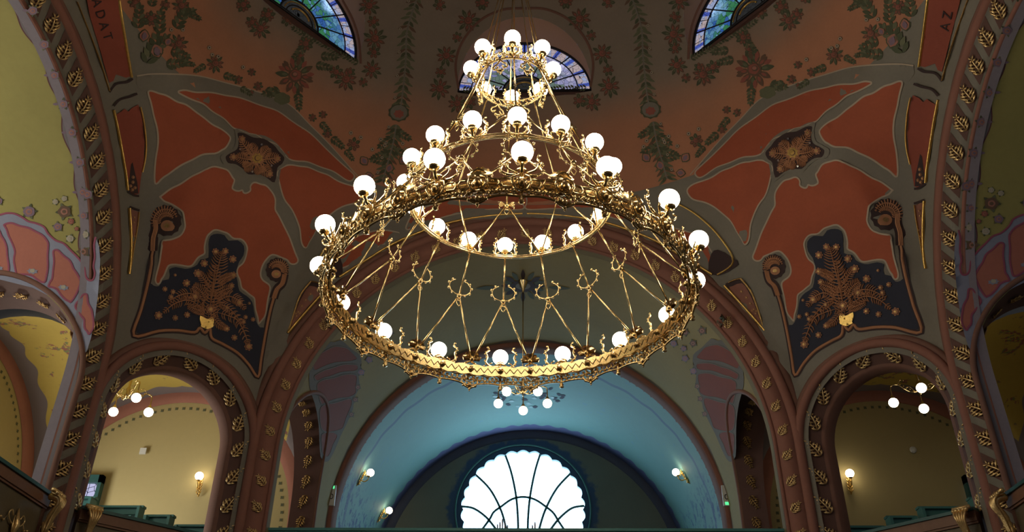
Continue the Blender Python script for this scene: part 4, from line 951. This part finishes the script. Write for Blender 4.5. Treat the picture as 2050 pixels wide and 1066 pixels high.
for k in range(16): a = 2*PI*k/16; D.leaf(cx+math.cos(a)*22, cy+math.sin(a)*11, 22, 9, math.atan2(math.sin(a)*.5, math.cos(a)), 'green_dark' if k % 2 else 'outline_dark', .012)
D.ell(cx, cy, 26, 13, 'outline_dark', .014, n=24, k=12, dep=.15); D.ell(cx, cy, 15, 7, 'grey_paint', .018, n=16); D.ell(cx, cy, 7, 4, 'outline_dark', .022, n=12)
D.leaf(cx+50, cy+3, 45, 8, .05, 'green_dark', .012); D.leaf(cx-50, cy+3, 45, 8, PI-.05, 'green_dark', .012)
D.build('painted_rosette', AF)
# --- teal vault: dark blue leaf rosette
D = Decal(hT); rr_ = random.Random(3)
for i in range(44):
    a = rr_.random()*2*PI; q = rr_.random()**.6; D.leaf(1050+math.cos(a)*78*q, 796+math.sin(a)*20*q, 11, 5, rr_.random()*.8-.4, 'blue_black' if i % 3 else 'teal_wood', .010)
D.build('painted_leaf_rosette', TV)
#@@ENDPAINT
#@@GALLERY
# ------------------------------------------------------------------ galleries: parapets, consoles, pews
def obox(mb, A, B, n, z0, z1, d0, d1, mat):
    """box along the line A-B (xy), from depth d0 to d1 along n"""
    A = np.array(A, float); B = np.array(B, float); n = np.array(n, float); V = []
    for p in (A, B):
        for d in (d0, d1):
            for z in (z0, z1): q = p+n*d; V.append((q[0], q[1], z))
    mb.add(V, [(0, 1, 3, 2), (4, 6, 7, 5), (0, 4, 5, 1), (2, 3, 7, 6), (0, 2, 6, 4), (1, 5, 7, 3)], mat)
SCROLL = None
def gilt_scroll():
    mb = MB()
    for q in (1, -1):
        mb.tube(sm([(0, 0, .02), (q*.12, .02, .02), (q*.2, .1, .02), (q*.14, .16, .02), (q*.09, .1, .02)], 4), .012, 'gold_leaf', 5, flat=.6)
        for i in range(4): mb.ball((q*(.26+.07*i), .02*(i % 2), .01), .018, 'gold_leaf', 6, 4)
        mb.tube([(q*.19, .08, .01), (q*.26, 0, .01), (q*.33, .02, .01), (q*.40, 0, .01), (q*.47, .02, .01)], .006, 'gold_leaf', 4)
    mb.tube([(0, -.2, .01), (0, 0, .05), (0, .22, .01)], [.01, .05, .01], 'gold_leaf', 8, flat=.7)
    for q in (1, -1): mb.tube([(0, -.15, .02), (q*.06, -.02, .03), (q*.05, .12, .02)], [.01, .02, .004], 'gold_leaf', 5, flat=.7)
    return mb.mesh('gilt_scroll')
GSC = gilt_scroll()
def parapet(A, B, n, ztop, label, cap='teal_dark', body='wood_olive', rail='wood_brown', orn=3, dep=.12):
    A = np.array(A, float); B = np.array(B, float); root = empty('gallery_parapet', ((A[0]+B[0])/2, (A[1]+B[1])/2, ztop-1.05)); tag(root, label, 'parapet')
    o = np.array([root.location.x, root.location.y]); a, b = A-o, B-o; z0 = root.location.z; h = 1.05
    mb = MB(); obox(mb, a, b, n, 0, h-.17, -dep, 0, body); mb.build('panel', root, False)
    mb = MB(); obox(mb, a, b, n, h-.17, h-.03, -dep, .05, rail); obox(mb, a, b, n, h-.20, h-.17, -dep, .03, rail); obox(mb, a, b, n, .0, .10, -dep, .05, rail); mb.build('rail', root, False)
    mb = MB(); obox(mb, a, b, n, h-.03, h+.015, -dep-.12, .08, cap); mb.build('cap', root, False)
    T = (b-a)/np.linalg.norm(b-a); L = np.linalg.norm(b-a)
    for i in range(orn):
        p = a+T*L*(i+.5)/orn+np.array(n)*.015; X = np.array([T[0], T[1], 0]); Z = np.array([n[0], n[1], 0.]); Y = np.array([0, 0, 1.])
        so = bpy.data.objects.new('gilt_scroll', GSC); COL.objects.link(so); M = Matrix.Identity(4)
        for r_ in range(3): M[r_][0] = X[r_]; M[r_][1] = Y[r_]; M[r_][2] = Z[r_]; M[r_][3] = (p[0], p[1], .45)[r_]
        so.parent = root; so.matrix_local = M
    return root
for sx, sd in ((-1, 'left'), (1, 'right')):
    parapet((sx*6.46, -3.75), (sx*6.46, 3.78), (-sx, 0), 3.82, 'dark wood gallery parapet with gilt scrolls under the far %s arch' % sd, orn=6)
    T = np.array([-NY*sx, NX]); c0 = np.array([6.4*sx, 4.2]); nn = (-NX*sx, -NY)
    parapet(c0+T*.20, c0+T*2.46, nn, 3.82, 'dark wood gallery parapet with gilt scrolls inside the %s corner arch' % sd, orn=2)
parapet((-4.22, 6.5), (4.22, 6.5), (0, -1), 4.12, 'long teal painted parapet of the organ gallery under the middle arch', 'teal_wood', 'teal_dark', 'teal_wood', 0)
def console():
    mb = MB(); P = sm([(0, -.02, 0), (0, .10, -.03), (0, .13, -.12), (0, .07, -.25), (0, .02, -.40), (0, .03, -.52), (0, .0, -.58)], 4)
    mb.tube(P, [.05]*6+[.045]*8+[.03]*8+[.015]*3, 'gold_leaf', 8)
    for x in (-.06, -.03, 0, .03, .06): mb.tube(sm([(x, .02, .03), (x*1.3, .15, -.02), (x*.9, .17, -.12), (x*.5, .10, -.27), (x*.3, .05, -.5)], 3), .016, 'gold_leaf', 5)
    for x in (-.09, -.05, 0, .05, .09): mb.ball((x, .12, .02), .03, 'gold_leaf', 6, 5)
    mb.tube([(-.12, .06, .06), (.12, .06, .06)], .03, 'gold_leaf', 6)
    return mb.mesh('gilt_console')
CON = console()
def put_console(x, y, z, ang, label):
    root = bpy.data.objects.new('gilt_console', CON); COL.objects.link(root); root.location = (x, y, z); root.rotation_euler = (0, 0, ang); tag(root, label, 'console bracket', 'gilt consoles under the gallery corners')
for sx, sd in ((-1, 'left'), (1, 'right')):
    put_console(sx*6.34, 3.66, 3.76, PI/2 if sx > 0 else -PI/2, 'gilt acanthus console on the far %s parapet, beside the tall arch rib' % sd)
    T = np.array([-NY*sx, NX]); q = np.array([6.4*sx, 4.2])+T*.33-np.array([NX*sx, NY])*.10
    put_console(q[0], q[1], 3.76, math.atan2(-NY, -NX*sx)-PI/2, 'gilt acanthus console at the outer end of the %s corner parapet' % sd)
def pew(x0, x1, y, zt, label, h=.9, face=-1):
    """bench seen from the front: panelled back, cap, ends and seat"""
    root = empty('church_pew', ((x0+x1)/2, y, zt-h)); tag(root, label, 'pew'); w_ = abs(x1-x0)/2
    mb = MB(); mb.box((-w_, -.02, 0), (w_, .03, h-.04), 'teal_dark'); n = max(1, int(w_*2/.7))
    mb.build('backrest', root, False)
    mb = MB()
    for i in range(n+1): xx = -w_+2*w_*i/n; mb.box((xx-.05 if i else xx, -.05, .0), (xx+.05 if i < n else xx, -.02, h-.05), 'teal_wood')
    for z_ in (h-.16, h-.62): mb.box((-w_, -.05, z_), (w_, -.02, z_+.09), 'teal_wood')
    mb.build('frame', root, False)
    mb = MB(); mb.box((-w_-.02, -.08, h-.04), (w_+.02, .06, h), 'teal_wood'); mb.build('cap_rail', root, False)
    mb = MB(); mb.box((-w_, -.45, .38), (w_, -.05, .42), 'teal_wood'); mb.build('seat', root, False)
    for q in (-1, 1):
        mb = MB(); x_ = q*(w_-.02); mb.box((x_-.025, -.47, 0), (x_+.025, .05, .6), 'teal_wood'); mb.box((x_-.025, -.2, .6), (x_+.025, .05, h-.04), 'teal_wood'); mb.build('end_panel', root, False)
for sx, sd in ((-1, 'left'), (1, 'right')):
    for i, (a, b, y, zt, nm) in enumerate(((8.05, 8.95, 8.2, 5.20, 'highest and outermost'), (7.10, 7.93, 8.2, 5.03, 'second highest'), (6.50, 6.98, 8.2, 4.86, 'third highest'), (4.95, 6.38, 8.2, 4.68, 'lowest and innermost'))):
        pew(min(sx*a, sx*b), max(sx*a, sx*b), y, zt, 'teal panelled pew on the %s corner gallery, %s of the four' % (sd, nm))
        g = MB(); g.box((min(sx*a, sx*b)-.04, y-.6, 2.75), (max(sx*a, sx*b)+.04, y+.5, zt-.9), 'wood_olive'); o = g.build('pew_platform', smooth=False); tag(o, 'dark wooden step carrying the %s pew of the %s corner gallery' % (nm, sd), 'platform')
    pew(min(sx*7.55, sx*8.5), max(sx*7.55, sx*8.5), 2.6, 4.22, 'teal pew back just above the far %s parapet' % sd); g = MB(); g.box((min(sx*7.5, sx*8.6), 2.0, 2.7), (max(sx*7.5, sx*8.6), 2.8, 3.32), 'wood_olive')
    tag(g.build('pew_platform', smooth=False), 'dark step under the teal pew behind the far %s parapet' % sd, 'platform')
    mb = MB(); mb.box((min(sx*6.5, sx*11), -3.95, 2.55), (max(sx*6.5, sx*11), 3.95, 2.7), 'plain_plaster'); struct(mb.build('floor_%s_arm' % sd, smooth=False), 'gallery floor of the %s arm' % sd, 'floor')
mb = MB(); mb.box((-4.2, 6.5, 2.85), (4.2, 15.8, 3.0), 'plain_plaster'); struct(mb.build('floor_front_gallery', smooth=False), 'floor of the organ gallery', 'floor')
for i, (x, nm) in enumerate(((-3.9, 'leftmost'), (-3.62, 'second from the left'), (3.55, 'third, at the right'), (3.75, 'second from the right'), (3.93, 'rightmost'))):
    mb = MB(); P = [(-.05, 0), (.06, 0), (.06, .95), (.02, 1.22), (-.03, 1.30), (-.05, 1.2)]
    mb.add([(a, -.12, b) for a, b in P]+[(a, .12, b) for a, b in P], [tuple(range(6)), tuple(range(11, 5, -1))]+[(k, (k+1) % 6, 6+(k+1) % 6, 6+k) for k in range(6)], 'blue_lilac')
    o = mb.build('pew_end', loc=(x, 7.1, 3.0), smooth=False); tag(o, 'pointed blue pew end above the teal parapet, %s' % nm, 'pew', 'pew ends of the organ gallery')
# slim organ pipes before the round window
for i, (px, top) in enumerate(((996, 1050), (1001, 1046), (1006, 1040), (1011, 1044), (1016, 1052), (1066, 1052), (1071, 1046))):
    D_ = rays([(px, top)])[0]; t_ = (8.2-EYE[1])/D_[1]; q = EYE+D_*t_
    mb = MB(); mb.lathe([(.008, 0), (.012, .25), (.014, .3), (.014, q[2]-3.0-.04), (.010, q[2]-3.0)], (0, 0, 0), 'blue_lilac', 10)
    o = mb.build('organ_pipe', loc=(q[0], 8.2, 3.0)); tag(o, 'slim metal organ pipe rising before the bright window', 'organ pipe', 'organ pipes in front of the round window')
# small stained windows in the corner rooms
t = NT('small_stained'); x, y, z = t.P(); vd = t.n('ShaderNodeTexVoronoi', feature='DISTANCE_TO_EDGE'); vd.inputs['Scale'].default_value = 9.; t.link(t.vec, vd.inputs['Vector'])
c = t.mix(t.f('SUBTRACT', 1., t.step(vd.outputs['Distance'], .03, .06)), (.55, .55, .8), (.02, .02, .05)); MATS['small_stained'] = t.emission(c, .8)
for sx, sd, idx in ((-1, 'left', 11), (1, 'right', 12)):
    mb = MB(); mb.box((-.17, -.02, -.30), (.17, 0, .25), 'small_stained'); o = mb.build('window_%d' % idx, smooth=False, loc=(sx*9.32, 10.34, 5.93)); struct(o, 'small stained window low on the back wall of the %s corner gallery' % sd, 'window')
    mb = MB()
    for b in (((-.25, -.12, -.38), (-.17, .03, .42)), ((.17, -.12, -.38), (.25, .03, .42)), ((-.25, -.12, .25), (.25, .03, .42)), ((-.25, -.12, -.38), (.25, .03, -.30))): mb.box(b[0], b[1], 'teal_dark')
    mb.build('window_frame', o, False)
# small fittings
mb = MB(); mb.box((-.07, -.03, -.07), (.07, 0, .07), 'white_plastic'); o = mb.build('wall_speaker', loc=(-8.4, 10.38, 6.93), smooth=False); tag(o, 'small square white speaker plate on the yellow wall of the left gallery', 'speaker')
mb = MB(); mb.lathe([(.075, 0), (.07, .03), (.04, .05), (0, .055)], (0, 0, 0), 'white_plastic', 16); o = mb.build('smoke_detector', loc=(8.22, 10.38, 6.95)); o.rotation_euler = (PI/2, 0, 0); tag(o, 'faint round detector on the dim wall of the right gallery', 'detector')
for sx, sd in ((-1, 'left'), (1, 'right')):
    mb = MB(); mb.box((-.075, -.05, -.22), (.075, 0, .22), 'white_plastic'); o = mb.build('emergency_light', loc=(sx*4.17, 10.56, 6.0), smooth=False); tag(o, 'white emergency light box with green lamp on the arch foot %s of the window' % sd, 'emergency light')
    mb = MB(); s_ = 1 if sx < 0 else -1; mb.box((-.04, -.056, s_*.17-.03), (.04, -.05, s_*.17+.03), 'exit_green'); mb.build('indicator_lamp', o, False)
    mb = MB(); mb.tube([(.035*math.cos(a), -.056, .05*math.sin(a)-.03) for a in np.linspace(0, 2*PI, 14, endpoint=False)], .008, 'black_lead', 5, True); mb.build('pictogram', o, False)
for x, sd in ((-1.9-.3, 'left'), (2.15, 'right')):
    pass
#@@ENDGALLERY
#@@LAMPS
# ------------------------------------------------------------------ the big three tiered chandelier
CC = np.array([-.05, .05]); CB = 4.45
CH = empty('chandelier', (CC[0], CC[1], CB))
tag(CH, 'huge three tiered gilt ring chandelier with forty lit globes hanging under the dome', 'chandelier')
def pol(r, deg, z, dt=0.):
    a = math.radians(deg); return (r*math.cos(a)-dt*math.sin(a), r*math.sin(a)+dt*math.cos(a), z-CB)
def sphere_mesh(name, r, mat, n=20, m=14):
    mb = MB(); mb.ball((0, 0, 0), r, mat, n, m); return mb.mesh(name)
GL = sphere_mesh('opal_globe', .098, 'opal_glass'); GS = sphere_mesh('opal_globe_small', .088, 'opal_glass_small', 16, 12)
def part(mesh, name, parent, loc=(0, 0, 0), rz=0.):
    o = bpy.data.objects.new(name, mesh); COL.objects.link(o); o.parent = parent; o.location = loc; o.rotation_euler = (0, 0, rz); return o
PH = -85.
# big ring: band with chain of links
mb = MB(); n = 256
def wave(i, k, amp): return amp*abs(math.sin(PI*i*k/n))
V = []
for i in range(n):
    a = 360*i/n
    V += [pol(1.87, a, 4.70-wave(i, 64, .022)), pol(1.87, a, 4.80+wave(i, 64, .022)), pol(1.85, a, 4.80+wave(i, 64, .022)), pol(1.85, a, 4.70-wave(i, 64, .022))]
mb.add(V, [(4*i+k, 4*i+(k+1) % 4, 4*((i+1) % n)+(k+1) % 4, 4*((i+1) % n)+k) for i in range(n) for k in range(4)], 'brass'); mb.build('ring_band', CH, False)
mb = MB()
for z, r, w_ in ((4.70, 1.905, .010), (4.81, 1.905, .010)): mb.tube([pol(r, 360*i/256, z+(.012*math.sin(2*PI*i/4))) for i in range(256)], w_, 'brass', 5, True)
for k in range(96):
    a0 = 360*k/96+PH
    pts = [pol(1.915, a0+q[0]*1.55, 4.755+q[1]*.042) for q in ((-.7, -1), (.7, -1), (1.05, 0), (.7, 1), (-.7, 1), (-1.05, 0))]
    mb.tube(pts, .0095, 'brass', 5, True)
for k in range(128): mb.ball(pol(1.885, 360*k/128, 4.83), .011, 'brass', 5, 4)
for i in range(128):
    a0 = 360*i/128; mb.tube([pol(1.848, a0, 4.72), pol(1.846, a0+1.4, 4.78), pol(1.848, a0+2.8, 4.72)], .006, 'old_gold', 4)
mb.build('chain_band', CH)
# repeated ornament of one sector, shared by sixteen copies
def boss_mesh(name, big):
    mb = MB(); r = 1.925; f = lambda x, y, z: (r+y-0, x, z-CB)
    mb.ball((1.84, 0, 4.755-CB), .035, 'brass', 8, 6); mb.ball((1.81, 0, 4.745-CB), .02, 'old_gold', 8, 6)
    mb.ball((r+.01, 0, 4.745-CB), .048, 'brass', 8, 6, 1.2); mb.ball((r+.045, 0, 4.72-CB), .026, 'old_gold', 8, 6)
    for q in (1, -1): mb.tube([f(q*.02, .02, 4.82), f(q*.075, .02, 4.80), f(q*.085, .02, 4.74), f(q*.05, .02, 4.67), f(0, .02, 4.65)], .011, 'brass', 5)
    mb.tube([f(-.07, 0, 4.86), f(-.03, .01, 4.885), f(0, .01, 4.90), f(.03, .01, 4.885), f(.07, 0, 4.86)], .012, 'brass', 5)
    if big:   # lyre shaped drop under the rod foot
        for q in (1, -1):
            mb.tube([f(q*.01, 0, 4.66), f(q*.09, 0, 4.66), f(q*.10, 0, 4.61), f(q*.06, 0, 4.56), f(0, 0, 4.53)], .012, 'brass', 5)
            mb.tube([f(q*.01, .01, 4.62), f(q*.05, .01, 4.63), f(q*.05, .01, 4.59), f(0, .01, 4.56)], .010, 'brass', 5)
            mb.ball((r+.01, q*.075, 4.57-CB), .018, 'brass', 6, 4)
        mb.ball((r, 0, 4.58-CB), .030, 'brass', 8, 6, 1.3); mb.ball((r, 0, 4.525-CB), .018, 'brass', 6, 5); mb.ball((r, 0, 4.50-CB), .010, 'brass', 6, 5)
    else:
        mb.tube([f(0, 0, 4.68), f(0, 0, 4.55)], [.018, .008], 'brass', 6); mb.ball((r, 0, 4.58-CB), .020, 'brass', 6, 5); mb.lathe([(.008, .0), (.028, -.01), (.02, -.03), (.03, -.045), (.0, -.06)], (r, 0, 4.58-CB), 'brass', 8)
    return mb.mesh(name)
B1, B0 = boss_mesh('lyre_drop', True), boss_mesh('bead_drop', False)
for k in range(16):
    part(B0, 'bead_drop', CH, rz=math.radians(PH+22.5*k)); part(B1, 'lyre_drop', CH, rz=math.radians(PH+11.25+22.5*k))
# lace under the band
mb = MB()
for k in range(32):
    a0 = PH+11.25*k; s_ = 1 if k % 2 == 0 else -1
    pts = []
    for i in range(10):
        f = i/9; dip = 4.60 if False else 4.63
        zz = (4.60 if s_ > 0 else 4.56)*(1-f)+(4.56 if s_ > 0 else 4.60)*f; zz += .03*math.sin(PI*f)
        pts.append(pol(1.925, a0+11.25*f, zz))
    mb.tube(pts, .013, 'brass', 5)
    for j in range(1, 6):
        a = a0+11.25*j/6
        mb.tube([pol(1.92, a-.6, 4.69), pol(1.93, a-.9, 4.66), pol(1.93, a, 4.625), pol(1.93, a+.9, 4.66), pol(1.92, a+.6, 4.69)], .009, 'brass', 4)
        mb.ball(pol(1.935, a, 4.65), .016, 'brass', 6, 4)
mb.build('lace_fringe', CH)
# lamp holders
def holder_mesh(name, r, z, gr, gz, s=1.):
    """cup, stem and two horned scrolls with little knobs that hold a globe"""
    mb = MB(); f = lambda u, x, h: (r+(gr-r)*u, x*s, z+(gz-z)*h-CB)
    mb.tube([f(0, 0, -.1), f(.6, 0, .12), f(1., 0, .45)], [.022, .018, .02], 'brass', 6)
    mb.lathe([(.012, -.03), (.045, -.02), (.055, .0), (.05, .02)], (gr, 0, gz-.098-CB+.01), 'brass', 10)
    for q in (1, -1):
        P = sm([f(.2, q*.02, 0), f(.2, q*.10, .0), f(.1, q*.155, .30), f(.0, q*.14, .65), f(-.2, q*.155, .95), f(-.1, q*.12, 1.15), f(.0, q*.135, 1.5)], 3)
        mb.tube(P, [.015*(1-.5*i/len(P)) for i in range(len(P))], 'brass', 5)
        for i in range(3, len(P), 2): mb.ball((P[i][0], P[i][1]+q*.012, P[i][2]), .013, 'brass', 5, 4)
        mb.tube(sm([f(.3, q*.03, .05), f(.6, q*.10, .15), f(.8, q*.12, .4), f(.7, q*.085, .45)], 3), .009, 'brass', 5)
    return mb.mesh(name)
H1 = holder_mesh('lamp_holder_big', 1.89, 4.84, 2.01, 5.02, 1.2); H2 = holder_mesh('lamp_holder_mid', 1.13, 5.96, 1.19, 6.15, .85); H3 = holder_mesh('lamp_holder_top', .42, 7.82, .51, 8.0, .62)
def lamps(H, r, z, cnt, ph, nm):
    for k in range(cnt):
        a = ph+360*k/cnt; h = part(H, 'lamp_holder', CH, rz=math.radians(a)); g = part(GL, 'glass_globe', h, (r, 0, z-CB))
lamps(H1, 2.01, 5.02, 16, PH, 'big'); lamps(H2, 1.19, 6.17, 16, PH, 'mid'); lamps(H3, .51, 8.02, 8, PH-3, 'top')
# palmettes at the rod feet
def palmette():
    mb = MB(); r = 1.84
    prof = [(-.10, 4.87), (-.115, 4.91), (-.085, 4.925), (-.08, 4.955), (-.045, 4.96), (-.03, 4.985), (0, 4.975), (.03, 4.985), (.045, 4.96), (.08, 4.955), (.085, 4.925), (.115, 4.91), (.10, 4.87)]
    mb.add([(r-.02, x, z-CB) for x, z in prof]+[(r+.02, x, z-CB) for x, z in prof], [tuple(range(13)), tuple(range(25, 12, -1))]+[(i, i+1, 14+i, 13+i) for i in range(12)], 'brass')
    for q in (1, -1): mb.ball((r-.02, q*.03, 4.94-CB), .012, 'brown_dark', 6, 4)
    mb.ball((r-.02, 0, 4.88-CB), .03, 'brass', 8, 5)
    return mb.mesh('palmette')
PM = palmette()
for k in range(16): part(PM, 'palmette', CH, rz=math.radians(PH+11.25+22.5*k))
# middle and top rings
mb = MB()
for dr, dz, w_ in ((0, 0, .016), (.03, .015, .010), (-.025, .012, .008)): mb.tube([pol(1.13+dr, 360*i/128, 5.95+dz) for i in range(128)], w_, 'brass', 6, True)
mb.build('middle_ring', CH)
mb = MB()
for r, z, w_ in ((.42, 7.78, .014), (.43, 7.88, .010)): mb.tube([pol(r, 360*i/64, z) for i in range(64)], w_, 'brass', 6, True)
for k in range(32):
    a = 360*k/32; mb.tube([pol(.42, a-4, 7.78), pol(.44, a-2, 7.83), pol(.43, a+3, 7.90)], .010, 'brass', 5); mb.ball(pol(.44, a, 7.80), .020, 'brass', 6, 4); mb.ball(pol(.43, a+5, 7.86), .015, 'brass', 6, 4)
mb.build('top_ring', CH)
def drop_leaf():
    mb = MB(); f = lambda x, z: (.42, x, z-CB)
    for q in (1, -1): mb.tube(sm([f(0, 7.78), f(q*.035, 7.72), f(q*.075, 7.69), f(q*.085, 7.64), f(q*.05, 7.63), f(q*.03, 7.67)], 3), .012, 'brass', 5); mb.ball(f(q*.03, 7.60), .018, 'brass', 6, 4)
    mb.ball(f(0, 7.59), .026, 'brass', 8, 6, 1.3); mb.ball(f(0, 7.55), .014, 'brass', 6, 4)
    return mb.mesh('leaf_drop')
DL_ = drop_leaf()
for k in range(8): part(DL_, 'leaf_drop', CH, rz=math.radians(PH+22.5+45*k))
# rods; knots where they branch, each with its bead wreath and heart pendant
def rod_mesh(name, pairs, w_=.011):
    mb = MB()
    for a, b in pairs: mb.tube([a, b], w_, 'brass', 6)
    return mb.mesh(name)
def kp(r, d, z): return pol(r, d, z)
nr, nz = .885, 6.57; mr, mz = 1.42, 5.49
RODU = rod_mesh('upper_rod', [(kp(.42, 0, 7.78), kp(nr, 0, nz)), (kp(nr, 0, nz), kp(1.13, 22.5, 5.96)), (kp(nr, 0, nz), kp(1.13, -22.5, 5.96))], .0105)
RODL = rod_mesh('lower_rod', [(kp(1.13, 0, 5.95), kp(mr, 0, mz)), (kp(mr, 0, mz), kp(1.85, 11.25, 4.84)), (kp(mr, 0, mz), kp(1.85, -11.25, 4.84))])
def wreath(r, z, wings):
    mb = MB(); mb.ball((r, 0, z-CB), .033, 'brass', 8, 6)
    if not wings:
        P = [(r-.02, .135*math.sin(a)*1.05, z-CB+.105-.11*math.cos(a)) for a in np.linspace(.15, 2*PI-.15, 22) if not (2.98 < a < 3.30)]
        A = P[:len(P)//2]; B = P[len(P)//2:]
        for Q in (A, B):
            mb.tube(Q, .007, 'brass', 5)
            for i in range(0, len(Q), 2): mb.ball((Q[i][0], Q[i][1]*1.1, Q[i][2]+(.012 if Q[i][2] > z-CB+.08 else -.004)), .017, 'brass', 5, 4)
    else:
        for q in (1, -1):
            for j in range(4): mb.tube([(r, q*.02, z-CB), (r, q*(.07+.01*j), z-CB+.04-.025*j), (r, q*(.115-.01*j), z-CB+.045-.035*j)], [.01, .012, .003], 'brass', 5)
    for q in (1, -1): mb.tube(sm([(r, 0, z-CB-.07), (r, q*.025, z-CB-.075), (r, q*.028, z-CB-.105), (r, 0, z-CB-.145)], 3), .006, 'brass', 4)
    mb.tube([(r, .016*math.cos(a), z-CB-.05+.016*math.sin(a)) for a in np.linspace(0, 2*PI, 10, endpoint=False)], .005, 'brass', 4, True)
    return mb.mesh('knot_wreath')
WL, WU = wreath(mr, mz, False), wreath(nr, nz, True)
for k in range(16):
    o = part(RODL, 'lower_rod', CH, rz=math.radians(PH+22.5*k)); part(WL, 'knot_wreath', o)
for k in range(8):
    o = part(RODU, 'upper_rod', CH, rz=math.radians(PH+45*k)); part(WU, 'winged_knot', o)
mb = MB()
for k in range(8): mb.tube([pol(.42, PH+45*k, 7.88), pol(.03, PH+45*k, 10.3)], .009, 'brass', 5)
mb.lathe([(.0, -.08), (.05, -.05), (.07, 0), (.05, .06), (.02, .1)], (0, 0, 10.3-CB), 'brass', 12); mb.tube([(0, 0, 10.3-CB), (0, 0, 16.25-CB)], .018, 'brass', 6)
mb.build('suspension_cable', CH)
# ------------------------------------------------------------------ small branched chandeliers
def small_chandelier(name, c, zg, r, n, ph, ztop, label, gm=None):
    root = empty(name, (c[0], c[1], zg)); tag(root, label, 'chandelier')
    mb = MB(); mb.tube([(0, 0, .25), (0, 0, ztop-zg)], .013, 'brass', 6); mb.lathe([(.0, .12), (.03, .14), (.05, .2), (.03, .26), (.045, .32), (.02, .38), (.03, .5), (.012, .56)], (0, 0, 0), 'brass', 10)
    mb.lathe([(.012, -.25), (.05, -.12), (.10, -.02), (.11, 0)], (0, 0, ztop-zg), 'brass', 12); mb.build('stem', root)
    ab = MB(); ab.tube(sm([(.02, 0, .17), (.14, 0, .15), (.26, 0, .24), (.36, 0, .34), (r-.02, 0, .33), (r, 0, .24), (r, 0, .11)], 5), .012, 'brass', 6)
    ab.tube(sm([(.10, 0, .16), (.16, 0, .26), (.24, 0, .24), (.22, 0, .19)], 4), .008, 'brass', 5); ab.tube(sm([(.36, 0, .34), (.30, 0, .42), (.24, 0, .40)], 4), .007, 'brass', 5)
    for i in range(5): ab.ball((.12+.05*i, 0, .175+.04*i), .012, 'gold', 5, 4)
    ab.lathe([(.015, .15), (.03, .12), (.045, .09), (.04, .07)], (r, 0, 0), 'brass', 10); am = ab.mesh('curved_arm')
    for k in range(n):
        a = part(am, 'curved_arm', root, rz=math.radians(ph+360*k/n)); part(GS, 'glass_globe', a, (r, 0, 0))
    return root
small_chandelier('small_chandelier', (-.06, 7.85), 7.0, .5, 5, 90, 9.66, 'small gilt chandelier with five globes hanging below the big ring before the teal vault')
small_chandelier('small_chandelier', (-7.6, 7.46), 6.75, .48, 4, 47, 8.3, 'small gilt chandelier of hanging globes inside the left corner gallery')
small_chandelier('small_chandelier', (7.26, 7.25), 6.75, .50, 4, 68, 8.3, 'small gilt chandelier of hanging globes inside the right corner gallery')
# ------------------------------------------------------------------ wall sconces
def sconce(P, N, label, up=.0, lean=(0, 0, 1), s=1., grp=None):
    """P on the wall, N away from it; the globe stands on a scrolled leaf bracket"""
    N = np.array(N, float); N /= np.linalg.norm(N); U = np.array(lean, float); U -= N*(U@N); U /= np.linalg.norm(U); X = np.cross(U, N)
    root = empty('wall_sconce', tuple(P)); tag(root, label, 'wall lamp', grp)
    f = lambda x, o_, u: tuple((X*x+N*o_+U*u)*s)
    mb = MB(); mb.tube(sm([f(0, .01, -.36), f(.01, .03, -.25), f(-.01, .05, -.12), f(0, .06, 0)], 4), [.006]+[.02]*11+[.015], 'gold', 6)
    for i in range(5):
        for q in (1, -1): mb.tube([f(0, .03, -.32+.07*i), f(q*.04, .05, -.28+.07*i), f(q*.055, .03, -.22+.07*i)], [.012, .014, .003], 'gold', 5)
    mb.build('back_leaf', root)
    ab = MB(); ab.tube(sm([f(0, .04, -.2), f(0, .14, -.2), f(0, .19, -.12), f(0, .17, -.06)], 4), .012, 'gold', 6); ab.tube(sm([f(0, .05, -.08), f(0, .1, -.04), f(0, .12, -.1)], 4), .008, 'gold', 5)
    ab.build('bracket', root); cb = MB(); c = f(0, .17, -.055); cb.lathe([(.01, -.02), (.035, -.01), (.045, .01)], c, 'gold', 10); cb.build('lamp_cup', root)
    part(GS, 'glass_globe', root, f(0, .17, .04))
sconce((-6.98, 10.37, 6.27), (0, -1, 0), 'gilt wall sconce with one lit globe on the yellow wall of the left gallery')
sconce((6.72, 10.37, 6.33), (0, -1, 0), 'gilt wall sconce with one lit globe on the dim wall of the right gallery')
for px, nm in (((727, 945), 'upper left sconce on the teal vault, beside the bright round window'), ((766, 1021), 'lower left sconce on the teal vault, nearest the bright round window'),
               ((1367, 943), 'upper right sconce on the teal vault, beside the bright round window'), ((1331, 1028), 'lower right sconce on the teal vault, nearest the bright round window')):
    Q, N = hT([px]); P = Q[0]; yy = 12.6 if px[1] < 1000 else 14.4
    D_ = rays([px])[0]; t_ = (yy-EYE[1])/D_[1]; q = EYE+D_*t_
    z_ = q[2]; x_ = math.sqrt(max(4.10**2-(z_-5.45)**2, .1))*(1 if q[0] > 0 else -1) if z_ > 5.45 else 4.1*(1 if q[0] > 0 else -1)
    P = Q[0]; n_ = np.array([-P[0], 0, -(P[2]-5.45) if P[2] > 5.45 else 0.]); sconce(P, n_, nm, lean=(0, 0, 1))
#@@ENDLAMPS
